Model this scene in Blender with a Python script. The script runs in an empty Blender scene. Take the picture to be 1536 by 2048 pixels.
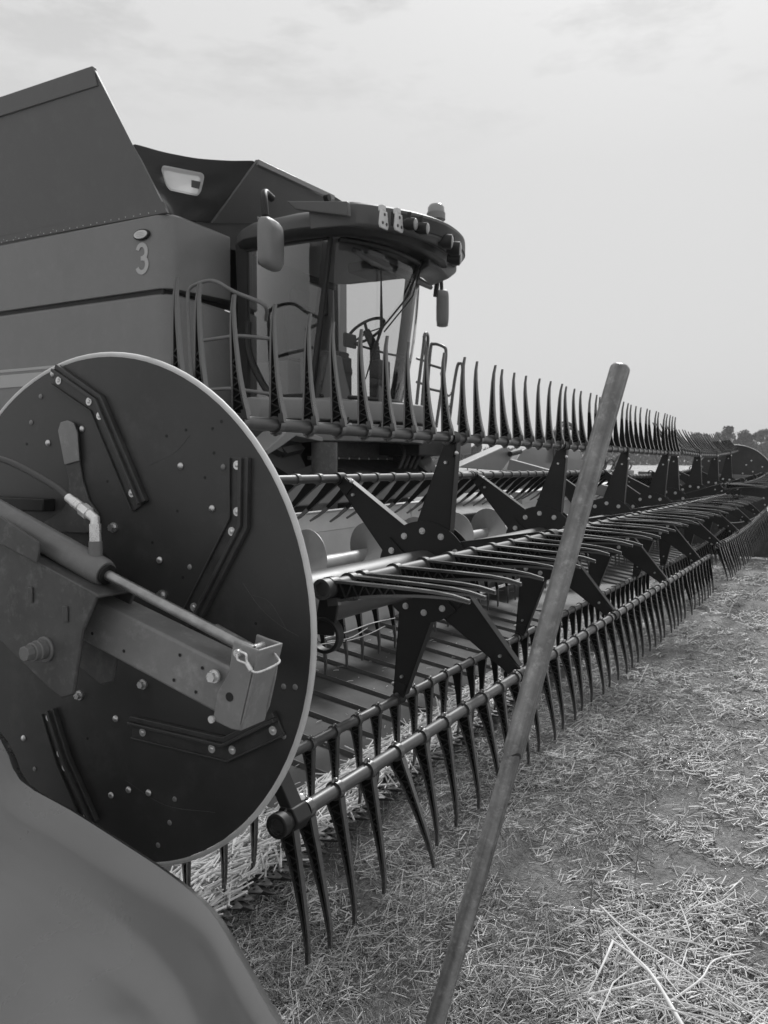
import bpy, bmesh, math, random
from mathutils import Vector, Matrix, noise
random.seed(7)
R_ = math.radians
sc = bpy.context.scene

# ------------------------------------------------------------------ camera
# world frame: X runs along the header away from the camera, Y rearwards along
# the combine, Z up; the camera stands at the origin, 1.42 m above the stubble
YAW, PITCH = R_(29.57), R_(3.17)
cd = bpy.data.cameras.new('camera'); cam = bpy.data.objects.new('camera', cd)
sc.collection.objects.link(cam); sc.camera = cam
fwd = Vector((math.cos(YAW)*math.cos(PITCH), math.sin(YAW)*math.cos(PITCH), -math.sin(PITCH)))
cam.location = (0, 0, 0)
cam.rotation_euler = fwd.to_track_quat('-Z', 'Y').to_euler()
cd.sensor_fit = 'VERTICAL'; cd.sensor_height = 24.0
cd.lens = 24.0 * 1650 / 2048
cd.clip_start = 0.05; cd.clip_end = 3000
cd.dof.use_dof = True; cd.dof.focus_distance = 2.6; cd.dof.aperture_fstop = cd.lens / 3.2
GZ = -1.42

# ------------------------------------------------------------------ sky, sun, exposure
w = bpy.data.worlds.new('World'); sc.world = w; w.use_nodes = True
nt = w.node_tree; nt.nodes.clear(); N = nt.nodes.new; L = nt.links.new
SUN_EL, SUN_AZ = R_(46), R_(8)     # direction towards the sun, measured from +X
sky = N('ShaderNodeTexSky'); sky.sky_type = 'NISHITA'; sky.sun_disc = False
sky.sun_elevation = SUN_EL; sky.sun_rotation = R_(90) - SUN_AZ
sky.dust_density = 4; sky.air_density = 1.5
bw = N('ShaderNodeRGBToBW'); L(sky.outputs[0], bw.inputs[0])
tc = N('ShaderNodeTexCoord'); mp = N('ShaderNodeMapping'); L(tc.outputs['Generated'], mp.inputs[0])
mp.inputs['Scale'].default_value = (1, 1, 3.2); mp.inputs['Location'].default_value = (.55, 1.3, .2)
nz = N('ShaderNodeTexNoise'); nz.inputs['Scale'].default_value = 5.2; nz.inputs['Detail'].default_value = 7
nz.inputs['Roughness'].default_value = .62
L(mp.outputs[0], nz.inputs['Vector'])
rp = N('ShaderNodeValToRGB'); rp.color_ramp.elements[0].position = .38; rp.color_ramp.elements[1].position = .50
rp.color_ramp.elements[0].color = (6.1, 6.1, 6.1, 1); rp.color_ramp.elements[1].color = (7.9, 7.9, 7.9, 1)
L(nz.outputs[0], rp.inputs[0])
# cloud cover is thicker and more broken overhead, smooth near the horizon
sp = N('ShaderNodeSeparateXYZ'); L(tc.outputs['Generated'], sp.inputs[0])
mr = N('ShaderNodeMapRange'); mr.inputs['From Min'].default_value = .33; mr.inputs['From Max'].default_value = .52
L(sp.outputs['Z'], mr.inputs['Value'])
m1 = N('ShaderNodeMix'); m1.data_type = 'RGBA'; L(mr.outputs[0], m1.inputs[0])
m1.inputs[6].default_value = (6.95, 6.95, 6.95, 1); L(rp.outputs[0], m1.inputs[7])
m2 = N('ShaderNodeMix'); m2.data_type = 'RGBA'; m2.inputs[0].default_value = .9
L(bw.outputs[0], m2.inputs[6]); L(m1.outputs[2], m2.inputs[7])
bg = N('ShaderNodeBackground'); L(m2.outputs[2], bg.inputs[0]); bg.inputs[1].default_value = .0875
wo = N('ShaderNodeOutputWorld'); L(bg.outputs[0], wo.inputs[0])
sd = bpy.data.lights.new('sun', 'SUN'); sd.energy = 2.7; sd.angle = R_(10); sd.color = (1, 1, 1)
so = bpy.data.objects.new('sun', sd); sc.collection.objects.link(so)
so.rotation_euler = Vector((math.cos(SUN_EL)*math.cos(SUN_AZ), math.cos(SUN_EL)*math.sin(SUN_AZ), math.sin(SUN_EL))).to_track_quat('Z', 'Y').to_euler()
vs = sc.view_settings; vs.view_transform = 'Standard'; vs.look = 'None'; vs.gamma = 1; vs.exposure = .2

# ------------------------------------------------------------------ materials (the photograph is black and white)
def mat(name, v, rough=.5, metal=0., var=.15, scale=9., bump=0., spec=.5, dust=0., coat=0.):
    m = bpy.data.materials.new(name); m.use_nodes = True
    t = m.node_tree; p = t.nodes['Principled BSDF']; n = t.nodes.new; l = t.links.new
    c = n('ShaderNodeTexCoord')
    a = n('ShaderNodeTexNoise'); a.inputs['Scale'].default_value = scale; a.inputs['Detail'].default_value = 6
    a.inputs['Roughness'].default_value = .65; l(c.outputs['Object'], a.inputs['Vector'])
    r = n('ShaderNodeMapRange'); r.inputs['From Min'].default_value = .3; r.inputs['From Max'].default_value = .7
    r.inputs['To Min'].default_value = v*(1-var); r.inputs['To Max'].default_value = v*(1+var)
    l(a.outputs[0], r.inputs['Value'])
    col = r.outputs[0]
    if dust:
        b = n('ShaderNodeTexNoise'); b.inputs['Scale'].default_value = scale*3.1; b.inputs['Detail'].default_value = 9
        b.inputs['Roughness'].default_value = .75; l(c.outputs['Object'], b.inputs['Vector'])
        q = n('ShaderNodeMapRange'); q.inputs['From Min'].default_value = .52; q.inputs['From Max'].default_value = .72
        l(b.outputs[0], q.inputs['Value'])
        mm = n('ShaderNodeMath'); mm.operation = 'MULTIPLY'; mm.inputs[1].default_value = dust; l(q.outputs[0], mm.inputs[0])
        ad = n('ShaderNodeMath'); ad.operation = 'ADD'; l(col, ad.inputs[0]); l(mm.outputs[0], ad.inputs[1]); col = ad.outputs[0]
    l(col, p.inputs['Base Color'])
    r2 = n('ShaderNodeMapRange'); r2.inputs['From Min'].default_value = .3; r2.inputs['From Max'].default_value = .7
    r2.inputs['To Min'].default_value = max(.03, rough-.08); r2.inputs['To Max'].default_value = min(1, rough+.1)
    l(a.outputs[0], r2.inputs['Value']); l(r2.outputs[0], p.inputs['Roughness'])
    p.inputs['Metallic'].default_value = metal
    p.inputs['Specular IOR Level'].default_value = spec
    p.inputs['Coat Weight'].default_value = coat; p.inputs['Coat Roughness'].default_value = .12
    if bump:
        bn = n('ShaderNodeBump'); bn.inputs['Strength'].default_value = bump; bn.inputs['Distance'].default_value = .01
        b3 = n('ShaderNodeTexNoise'); b3.inputs['Scale'].default_value = scale*6; b3.inputs['Detail'].default_value = 5
        l(c.outputs['Object'], b3.inputs['Vector']); l(b3.outputs[0], bn.inputs['Height']); l(bn.outputs[0], p.inputs['Normal'])
    return m
M = dict(
 body=mat('body_paint', .178, .42, var=.08, scale=2.2, coat=.25, dust=.018),
 bodydk=mat('shaded_body_paint', .108, .5, var=.10, scale=1.8, dust=.015),  # body paint darkened in colour for the weaker skylight on the tilted flaps
 bodylt=mat('stripe_paint', .42, .5, var=.04, scale=2),
 roof=mat('roof_plastic', .085, .45, var=.08, scale=4),
 black=mat('black_metal', .016, .5, var=.3, scale=5, spec=.35),
 armp=mat('arm_paint', .014, .42, var=.25, scale=6, spec=.4),
 pipe=mat('pipe_paint', .046, .46, var=.10, scale=7, spec=.8, dust=.008, coat=.25),
 tine=mat('tine_plastic', .038, .33, var=.2, scale=20, spec=1., dust=.015, coat=.6),
 rib=mat('shaded_tine_rib', .017, .5, var=.3, scale=20, spec=.4),  # tine plastic darkened in colour for the shade between the flanges
 web=mat('tine_recess_shade', .007, .75, var=.3, scale=20, spec=.12),  # near-black colour paints the shade in the tine's side hollow
 disc=mat('shield_plastic', .040, .40, var=.28, scale=2.6, spec=.45, dust=.022),
 rim=mat('sky_lit_rim', .62, .5, var=.12, scale=10),  # pale colour stands in for sky reflected off the plastic edge
 rail=mat('rail_rubber', .040, .45, var=.3, scale=20, spec=.5, dust=.02),
 bolt=mat('zinc', .62, .32, metal=.85, var=.2, scale=60),
 zinc=mat('fitting_zinc', .75, .3, metal=.6, var=.15, scale=60),
 arm=mat('beam_paint', .20, .42, var=.2, scale=7, dust=.10, bump=.05),
 armdk=mat('arm_plate', .062, .45, var=.35, scale=9, dust=.07, bump=.08),
 cyl=mat('cylinder_paint', .15, .38, var=.12, scale=9, dust=.04),
 hose=mat('hose_rubber', .05, .5, var=.2, scale=20),
 chrome=mat('rod_steel', .35, .35, metal=.8, var=.25, scale=30),
 divider=mat('divider_plastic', .095, .28, var=.08, scale=3, spec=.7, coat=.6),
 belt=mat('draper_canvas', .052, .8, var=.12, scale=4, dust=.03, bump=.05),
 slat=mat('draper_slat', .05, .5, var=.2, scale=8),
 sheet=mat('galvanised_sheet', .60, .45, metal=.15, var=.10, scale=3, dust=.05),
 auger=mat('auger_steel', .27, .38, metal=.35, var=.15, scale=4, dust=.05),
 steel=mat('knife_steel', .33, .35, metal=.7, var=.35, scale=40, dust=.08),
 guard=mat('guard_iron', .06, .5, metal=.2, var=.4, scale=40, dust=.08),
 fabric=mat('cover_fabric', .018, .75, var=.35, scale=5, bump=.3),
 vinyl=mat('clear_vinyl', .62, .4, var=.12, scale=6),
 white=mat('white_marking', .45, .5, var=.04),
 plastic=mat('mirror_housing', .20, .5, var=.08, scale=6),
 seat=mat('seat_fabric', .07, .8, var=.2, scale=14),
 trim=mat('cab_trim', .10, .7, var=.12, scale=6),
 liner=mat('headliner', .2, .8, var=.08, scale=5),
 tyre=mat('tyre_rubber', .02, .75, var=.3, scale=10, bump=.2),
 lens=mat('lamp_lens', .32, .12, var=.1, scale=30, spec=.8),
 amber=mat('beacon_lens', .28, .2, var=.05, scale=10),
 straw1=mat('pale_straw', .76, .6, var=.2, scale=14),
 straw2=mat('straw', .58, .7, var=.3, scale=14),
 straw3=mat('weathered_straw', .25, .8, var=.4, scale=14),
 bark=mat('bark', .07, .9, var=.3, scale=6),
 leafa=mat('foliage_dark', .045, .8, var=.4, scale=.8),
 vinylw=mat('translucent_vinyl', .7, .4, var=.1, scale=6),
 leafb=mat('foliage_mid', .085, .8, var=.4, scale=.8),
)
def glassmat(name, tint, refl=1.):
    m = bpy.data.materials.new(name); m.use_nodes = True; t = m.node_tree; t.nodes.clear(); n = t.nodes.new; l = t.links.new
    o = n('ShaderNodeOutputMaterial'); mx = n('ShaderNodeMixShader'); tr = n('ShaderNodeBsdfTransparent'); gl = n('ShaderNodeBsdfGlossy')
    tr.inputs[0].default_value = (tint, tint, tint, 1); gl.inputs['Roughness'].default_value = .02; gl.inputs[0].default_value = (.9*refl, .9*refl, .9*refl, 1)
    fr = n('ShaderNodeFresnel'); fr.inputs[0].default_value = 1.5
    l(fr.outputs[0], mx.inputs[0]); l(tr.outputs[0], mx.inputs[1]); l(gl.outputs[0], mx.inputs[2]); l(mx.outputs[0], o.inputs[0])
    return m
_t = M['vinylw'].node_tree; _p = _t.nodes['Principled BSDF']; _o = _t.nodes['Material Output']
_a = _t.nodes.new('ShaderNodeBsdfTranslucent'); _a.inputs[0].default_value = (.9, .9, .9, 1); _b = _t.nodes.new('ShaderNodeBsdfTransparent'); _m = _t.nodes.new('ShaderNodeMixShader'); _m2 = _t.nodes.new('ShaderNodeMixShader')
_m.inputs[0].default_value = .55; _t.links.new(_a.outputs[0], _m.inputs[1]); _t.links.new(_b.outputs[0], _m.inputs[2]); _m2.inputs[0].default_value = .2; _t.links.new(_m.outputs[0], _m2.inputs[1]); _t.links.new(_p.outputs[0], _m2.inputs[2]); _t.links.new(_m2.outputs[0], _o.inputs[0])
M['glass'] = glassmat('windscreen_glass', .80)
M['glassd'] = glassmat('tinted_side_glass', .75, 1.1)
M['dark_trim'] = mat('dark_cab_trim', .022, .6, var=.2, scale=6)

# pole: scuffed wood-grey surface with long streaks
def polemat():
    m = mat('weathered_pole', .19, .38, var=.38, scale=17, dust=.16, bump=.22)
    t = m.node_tree; n = t.nodes.new; l = t.links.new; p = t.nodes['Principled BSDF']
    old = p.inputs['Base Color'].links[0].from_socket
    c = n('ShaderNodeTexCoord'); mpp = n('ShaderNodeMapping'); mpp.inputs['Scale'].default_value = (70, 70, 1.6); l(c.outputs['Object'], mpp.inputs[0])
    a = n('ShaderNodeTexNoise'); a.inputs['Scale'].default_value = 1; a.inputs['Detail'].default_value = 4; l(mpp.outputs[0], a.inputs['Vector'])
    r = n('ShaderNodeMapRange'); r.inputs['From Min'].default_value = .35; r.inputs['From Max'].default_value = .65
    r.inputs['To Min'].default_value = .6; r.inputs['To Max'].default_value = 1.3; l(a.outputs[0], r.inputs[0])
    k = n('ShaderNodeMath'); k.operation = 'MULTIPLY'; l(old, k.inputs[0]); l(r.outputs[0], k.inputs[1]); l(k.outputs[0], p.inputs['Base Color'])
    return m
M['pole'] = polemat()

def groundmat():
    m = bpy.data.materials.new('stubble_soil'); m.use_nodes = True; t = m.node_tree; n = t.nodes.new; l = t.links.new
    p = t.nodes['Principled BSDF']; p.inputs['Roughness'].default_value = .9; p.inputs['Specular IOR Level'].default_value = .2
    c = n('ShaderNodeTexCoord')
    def nz(s, d, r=.6, sc3=None):
        a = n('ShaderNodeTexNoise'); a.inputs['Scale'].default_value = s; a.inputs['Detail'].default_value = d; a.inputs['Roughness'].default_value = r
        if sc3:
            q = n('ShaderNodeMapping'); q.inputs['Scale'].default_value = sc3; l(c.outputs['Object'], q.inputs[0]); l(q.outputs[0], a.inputs['Vector'])
        else: l(c.outputs['Object'], a.inputs['Vector'])
        return a.outputs[0]
    def mrng(x, a, b, c_, d):
        r = n('ShaderNodeMapRange'); r.inputs[1].default_value = a; r.inputs[2].default_value = b; r.inputs[3].default_value = c_; r.inputs[4].default_value = d
        l(x, r.inputs[0]); return r.outputs[0]
    soil = mrng(nz(2.3, 8), .3, .7, .20, .40)
    fine = mrng(nz(55, 8, .8), .32, .68, .45, 1.55)
    s = n('ShaderNodeMath'); s.operation = 'MULTIPLY'; l(soil, s.inputs[0]); l(fine, s.inputs[1])
    # the distant field: straw cover seen edge-on, in swaths along the rows
    far = n('ShaderNodeSeparateXYZ'); l(c.outputs['Object'], far.inputs[0])
    ln = n('ShaderNodeVectorMath'); ln.operation = 'LENGTH'; l(c.outputs['Object'], ln.inputs[0])
    fd = mrng(ln.outputs['Value'], 6, 22, 0, 1)
    sw = mrng(nz(1.1, 7, .75, (.25, 1.6, 1)), .38, .62, .20, .62)
    mx = n('ShaderNodeMix'); mx.data_type = 'FLOAT'; l(fd, mx.inputs[0]); l(s.outputs[0], mx.inputs[2]); l(sw, mx.inputs[3])
    l(mx.outputs[0], p.inputs['Base Color'])
    vo = n('ShaderNodeTexVoronoi'); vo.feature = 'DISTANCE_TO_EDGE'; vo.inputs['Scale'].default_value = 8
    wv = n('ShaderNodeVectorMath'); wv.operation = 'ADD'
    na = n('ShaderNodeTexNoise'); na.inputs['Scale'].default_value = 7; l(c.outputs['Object'], na.inputs['Vector'])
    sc2 = n('ShaderNodeVectorMath'); sc2.operation = 'SCALE'; sc2.inputs['Scale'].default_value = .30; l(na.outputs['Color'], sc2.inputs[0])
    l(c.outputs['Object'], wv.inputs[0]); l(sc2.outputs[0], wv.inputs[1]); l(wv.outputs[0], vo.inputs['Vector'])
    cr0 = mrng(vo.outputs['Distance'], 0, .05, 0, 1); ms = mrng(nz(1.7, 5), .50, .64, 0, 1)
    cm = n('ShaderNodeMix'); cm.data_type = 'FLOAT'; l(ms, cm.inputs[0]); cm.inputs[2].default_value = 1; l(cr0, cm.inputs[3]); cr = cm.outputs[0]
    h = n('ShaderNodeMath'); h.operation = 'MULTIPLY_ADD'; l(nz(24, 8, .75), h.inputs[0]); h.inputs[1].default_value = 1.6; l(cr, h.inputs[2])
    b = n('ShaderNodeBump'); b.inputs['Strength'].default_value = 1.; b.inputs['Distance'].default_value = .022; l(h.outputs[0], b.inputs['Height']); l(b.outputs[0], p.inputs['Normal'])
    return m
M['ground'] = groundmat()

# ------------------------------------------------------------------ mesh helpers
COL = sc.collection
V = Vector
class MB:
    def __init__(s): s.v = []; s.f = []; s.m = []; s.mi = 0
    def add(s, vs, fs):
        o = len(s.v); s.v += [tuple(v) for v in vs]; s.f += [tuple(i+o for i in f) for f in fs]; s.m += [s.mi]*len(fs); return s
    def box(s, c, d, rot=None):
        c = V(c); hx, hy, hz = d[0]/2, d[1]/2, d[2]/2
        P = [V((x, y, z)) for x in (-hx, hx) for y in (-hy, hy) for z in (-hz, hz)]
        if rot is not None: P = [rot @ p for p in P]
        return s.add([c+p for p in P], [(0,1,3,2),(4,6,7,5),(0,4,5,1),(2,3,7,6),(0,2,6,4),(1,5,7,3)])
    def bx(s, x0, x1, y0, y1, z0, z1): return s.box(((x0+x1)/2, (y0+y1)/2, (z0+z1)/2), (x1-x0, y1-y0, z1-z0))
    def bar(s, a, b, w, h, up=(0, 0, 1)):
        a, b = V(a), V(b); d = (b-a); ln = d.length; d.normalize(); u = V(up); r = d.cross(u).normalized(); u = r.cross(d)
        rot = Matrix((r, d, u)).transposed()
        return s.box((a+b)/2, (w, ln, h), rot)
    def prism(s, pts, ext):
        n = len(pts); P = [V(p) for p in pts]; e = V(ext)
        return s.add(P+[p+e for p in P], [tuple(range(n))[::-1], tuple(range(n, 2*n))]+[(i, (i+1) % n, (i+1) % n+n, i+n) for i in range(n)])
    def tube(s, pts, r, n=10, cap=True, closed=False):
        P = [V(p) for p in pts]; k = len(P); rr = r if isinstance(r, (list, tuple)) else [r]*k
        prev = None; rings = []
        for i in range(k):
            if closed: d = P[(i+1) % k]-P[i-1]
            else: d = P[min(i+1, k-1)]-P[max(i-1, 0)]
            d.normalize()
            if prev is None:
                a = V((0, 0, 1)) if abs(d.z) < .9 else V((1, 0, 0)); u = d.cross(a).normalized()
            else: u = (prev-d*prev.dot(d)).normalized()
            prev = u; w_ = d.cross(u)
            rings.append([P[i]+(u*math.cos(t)+w_*math.sin(t))*rr[i] for t in [2*math.pi*j/n for j in range(n)]])
        vs = [v for g in rings for v in g]; fs = []
        for i in range(k if closed else k-1):
            a, b = i*n, ((i+1) % k)*n
            for j in range(n): fs.append((a+j, a+(j+1) % n, b+(j+1) % n, b+j))
        if cap and not closed: fs += [tuple(range(n))[::-1], tuple(range((k-1)*n, k*n))]
        return s.add(vs, fs)
    def cyl(s, a, b, r, n=16, r2=None): return s.tube([a, b], [r, r if r2 is None else r2], n)
    def pipe(s, a, b, ro, ri, n=20):
        a, b = V(a), V(b); d = (b-a).normalized(); q = V((0, 0, 1)) if abs(d.z) < .9 else V((1, 0, 0)); u = d.cross(q).normalized(); w_ = d.cross(u)
        vs = []
        for c, r in ((a, ro), (b, ro), (b, ri), (a, ri)):
            vs += [c+(u*math.cos(2*math.pi*j/n)+w_*math.sin(2*math.pi*j/n))*r for j in range(n)]
        return s.add(vs, [(k*n+j, k*n+(j+1) % n, ((k+1) % 4)*n+(j+1) % n, ((k+1) % 4)*n+j) for k in range(4) for j in range(n)])
    def dome(s, c, d, r, h, n=12, k=4):
        c, d = V(c), V(d).normalized(); q = V((0, 0, 1)) if abs(d.z) < .9 else V((1, 0, 0)); u = d.cross(q).normalized(); w_ = d.cross(u)
        vs = []
        for i in range(k):
            t = math.pi/2*i/k
            vs += [c+d*(h*math.sin(t))+(u*math.cos(a)+w_*math.sin(a))*r*math.cos(t) for a in [2*math.pi*j/n for j in range(n)]]
        vs.append(c+d*h); fs = [(i*n+j, i*n+(j+1) % n, (i+1)*n+(j+1) % n, (i+1)*n+j) for i in range(k-1) for j in range(n)]
        fs += [((k-1)*n+j, (k-1)*n+(j+1) % n, k*n) for j in range(n)]; fs.append(tuple(range(n))[::-1])
        return s.add(vs, fs)
    def hexh(s, c, d, r, h): return s.tube([c, V(c)+V(d).normalized()*h], r, 6)
    def loft(s, secs, closed=True, cap=True):
        n = len(secs[0]); vs = [v for q in secs for v in q]; fs = []
        for i in range(len(secs)-1):
            for j in range(n if closed else n-1):
                fs.append((i*n+j, i*n+(j+1) % n, (i+1)*n+(j+1) % n, (i+1)*n+j))
        if cap and closed: fs += [tuple(range(n))[::-1], tuple(range((len(secs)-1)*n, len(secs)*n))]
        return s.add(vs, fs)
    def mesh(s, name, mats, ang=38, tri=False):
        me = bpy.data.meshes.new(name); me.from_pydata(s.v, [], s.f); me.validate()
        for m_ in (mats if isinstance(mats, (list, tuple)) else [mats]): me.materials.append(m_)
        if isinstance(mats, (list, tuple)) and len(me.polygons) == len(s.m): me.polygons.foreach_set('material_index', s.m)
        b = bmesh.new(); b.from_mesh(me); bmesh.ops.recalc_face_normals(b, faces=b.faces)
        ca = R_(ang)
        for f in b.faces: f.smooth = True
        for e in b.edges:
            if len(e.link_faces) == 2 and e.calc_face_angle(0) > ca: e.smooth = False
        b.to_mesh(me); b.free(); return me
def link(name, me, parent=None, loc=(0, 0, 0)):
    o = bpy.data.objects.new(name, me); COL.objects.link(o); o.location = loc
    if parent: o.parent = parent
    return o
def part(name, mb, m, parent, bevel=0, ang=38, seg=2):
    """a part: its vertices are world coordinates; it is stored relative to its parent chain"""
    off = wpos(parent) if parent else V((0, 0, 0))
    mb.v = [tuple(V(v)-off) for v in mb.v]
    o = link(name, mb.mesh(name, m, ang), parent)
    if bevel:
        q = o.modifiers.new('b', 'BEVEL'); q.width = bevel; q.segments = seg; q.limit_method = 'ANGLE'; q.angle_limit = R_(40); q.harden_normals = False
    return o
def pieces(name, mb, m, parent, bevel=0, ang=38):
    # every separate piece of the builder becomes a part of its own (pieces that touch stay together)
    par = list(range(len(mb.v)))
    def fd(i):
        while par[i] != i: par[i] = par[par[i]]; i = par[i]
        return i
    for f in mb.f:
        for j in f[1:]: par[fd(f[0])] = fd(j)
    comp = {}
    for i in range(len(mb.v)): comp.setdefault(fd(i), []).append(i)
    G = []
    for ids in comp.values():
        lo = [min(mb.v[i][k] for i in ids)-.0012 for k in range(3)]; hi = [max(mb.v[i][k] for i in ids)+.0012 for k in range(3)]; G.append([set(ids), lo, hi])
    done = False
    while not done:
        done = True
        for a in range(len(G)):
            for c in range(a+1, len(G)):
                if all(G[a][1][k] <= G[c][2][k] and G[c][1][k] <= G[a][2][k] for k in range(3)):
                    G[a][0] |= G[c][0]; G[a][1] = [min(G[a][1][k], G[c][1][k]) for k in range(3)]; G[a][2] = [max(G[a][2][k], G[c][2][k]) for k in range(3)]; G.pop(c); done = False; break
            if not done: break
    out = []
    for ids, lo, hi in G:
        o = sorted(ids); mp_ = {v: i for i, v in enumerate(o)}; q = MB(); q.add([mb.v[i] for i in o], [tuple(mp_[i] for i in f) for f in mb.f if f[0] in ids]); out.append(part(name, q, m, parent, bevel, ang))
    return out
def wpos(o):
    p = V((0, 0, 0))
    while o: p += V(o.location); o = o.parent
    return p
def tag(o, label, cat=None, group=None, kind=None):
    if label: o['label'] = label
    if cat: o['category'] = cat
    if group: o['group'] = group
    if kind: o['kind'] = kind
    return o
def empty(name, loc, label, cat, group=None):
    o = bpy.data.objects.new(name, None); COL.objects.link(o); o.location = loc; o.empty_display_size = .3
    return tag(o, label, cat, group)
def arc(c, r, a0, a1, n, u, w_):
    c, u, w_ = V(c), V(u), V(w_)
    return [c+u*(r*math.cos(a0+(a1-a0)*i/n))+w_*(r*math.sin(a0+(a1-a0)*i/n)) for i in range(n+1)]
def smooth_path(pts, n=6):
    P = [V(p) for p in pts]; P = [P[0]*2-P[1]]+P+[P[-1]*2-P[-2]]; out = []
    for i in range(1, len(P)-2):
        for k in range(n):
            t = k/n; a, b, c, d = P[i-1:i+3]
            out.append(.5*((2*b)+(c-a)*t+(2*a-5*b+4*c-d)*t*t+(3*b-a-3*c+d)*t**3))
    out.append(P[-2]); return out
# ------------------------------------------------------------------ ground
def gh(x, y):
    d = math.hypot(x, y)
    z = GZ + .030*noise.noise(V((x*.7, y*.7, 0))) + .016*noise.noise(V((x*2.6, y*2.6, 3))) + .010*noise.noise(V((x*7, y*7, 7)))
    z += .022*max(0, noise.noise(V((x*4.1, y*5.3, 11)))-.15)*2
    z += .010*max(0, noise.noise(V((x*.35+y*.9, y*1.1-x*2.2, 1))))
    if d > 60: z += (d-60)/240*2.0
    return z
def build_ground():
    b = MB(); rings = [0]; r = .35
    while r < 2200: rings.append(r); r *= 1.018 if r < 9 else (1.05 if r < 60 else 1.25)
    a0, a1 = R_(-75), R_(130); n = 420; vs = []
    # fine fan in front of the camera, coarse elsewhere
    angs = [a0+(a1-a0)*i/n for i in range(n+1)]+[a1+(2*math.pi-(a1-a0))*i/24 for i in range(1, 24)]
    for q in rings[1:]:
        for a in angs:
            x, y = q*math.cos(a), q*math.sin(a); vs.append((x, y, gh(x, y) if q < 400 else gh(x, y)))
    k = len(angs); vs.append((0, 0, GZ)); fs = []
    for i in range(len(rings)-2):
        for j in range(k): fs.append((i*k+j, i*k+(j+1) % k, (i+1)*k+(j+1) % k, (i+1)*k+j))
    for j in range(k): fs.append((len(vs)-1, (j+1) % k, j))
    b.add(vs, fs); o = link('ground', b.mesh('ground', M['ground'], 80)); tag(o, 'dry soil of a harvested field', kind='structure')
build_ground()

# ------------------------------------------------------------------ pick-up reels
TR = .55                                   # radius at which the tine bars run
BARS = [('P', 0), ('Q', -60), ('S', -120), ('A', -180), ('F', -240), ('N', 60)]
# direction the tines of each bar point, as an angle in the YZ plane (cam controlled)
TDIR = {'P': 88, 'Q': 320, 'S': 262, 'A': 270, 'F': 260, 'N': 181}

def tine_mesh():
    b = MB(); L_ = .325
    ed = [(.018, -.030, .018, .021), (.035, -.027, .0175, .020), (.06, -.021, .0168, .018), (.09, -.016, .0160, .016), (.13, -.011, .0150, .0145), (.17, -.008, .014, .013), (.21, -.0055, .0125, .012), (.25, -.0045, .0105, .011), (.29, -.005, .0060, .009), (L_, -.0105, -.002, .008)]
    st = [(z, (lo+hi)/2, hi-lo, th) for z, lo, hi, th in ed]
    def ring(z0, y0, y1, th):
        return [(-th/2, y0, z0), (th/2, y0, z0), (th/2, y1, z0), (-th/2, y1, z0)]
    fl = .006
    b.loft([ring(z, c+wd/2-min(fl, wd*.45), c+wd/2, th) for z, c, wd, th in st])            # top flange
    b.loft([ring(z, c-wd/2, c-wd/2+min(fl, wd*.45), th) for z, c, wd, th in st])            # bottom flange
    b.mi = 1; b.loft([ring(z, c-wd/2+.002, c+wd/2-.002, .35*th) for z, c, wd, th in st]); b.mi = 0               # web, coloured near-black for the shade between the flanges
    for i in range(9):                                                                     # zigzag ribs
        z0 = .03+i*.015; z1 = z0+.015
        def cw(z):
            for a, c in zip(st, st[1:]):
                if z <= c[0]:
                    t = (z-a[0])/(c[0]-a[0]); return [a[k]+(c[k]-a[k])*t for k in (1, 2, 3)]
        a, c = cw(z0), cw(z1); s = 1 if i % 2 else -1
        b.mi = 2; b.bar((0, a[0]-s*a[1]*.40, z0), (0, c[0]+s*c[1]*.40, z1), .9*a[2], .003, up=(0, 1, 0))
    b.mi = 0; b.pipe((-.010, 0, 0), (.010, 0, 0), .0240, .0185, 20)                                   # clamp ring
    b.bar((-.0105, -.030, .004), (-.0105, -.026, .03), .016, .012, up=(1, 0, 0))
    b.dome((0, .004, -.024), (0, 0, -1), .009, .007, 8, 3); b.tube(smooth_path([(-.018, .006, -.022), (-.006, .004, -.026), (.006, .002, -.026), (.018, -.002, -.022)], 3), .003, 6)
    return b
def tine_mesh_far():
    b = MB(); st = [(z, (lo+hi)/2, hi-lo, th) for z, lo, hi, th in [(.018, -.033, .018, .020), (.06, -.022, .0155, .018), (.13, -.011, .0145, .0145), (.21, -.004, .0125, .012), (.27, -.0035, .008, .010), (.325, -.0105, -.002, .008)]]
    b.loft([[(-t/2, c-w_/2, z), (t/2, c-w_/2, z), (t/2, c+w_/2, z), (-t/2, c+w_/2, z)] for z, c, w_, t in st])
    for i in range(4*3): b.m[i] = 1 if i % 4 in (1, 3) else 0  # flat sides coloured dark, painting in the shade of the hollow
    b.tube([(-.010, 0, 0), (.010, 0, 0)], .024, 10)
    return b
ME_T = tine_mesh().mesh('tine', [M['tine'], M['web'], M['rib']], 40)
def tine_rot(ang):
    # local z -> direction at angle ang in YZ; local y -> 'upper' side
    a = R_(ang); d = V((0, math.cos(a), math.sin(a)))
    up = V((0, -d.z, d.y)) if True else None      # rotate dir by +90
    up = V((0, d.z, -d.y))                          # for the forward tine (0,-1,0) this is (0,0,1)
    x = up.cross(d)
    return Matrix((x, up, d)).transposed()

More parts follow.
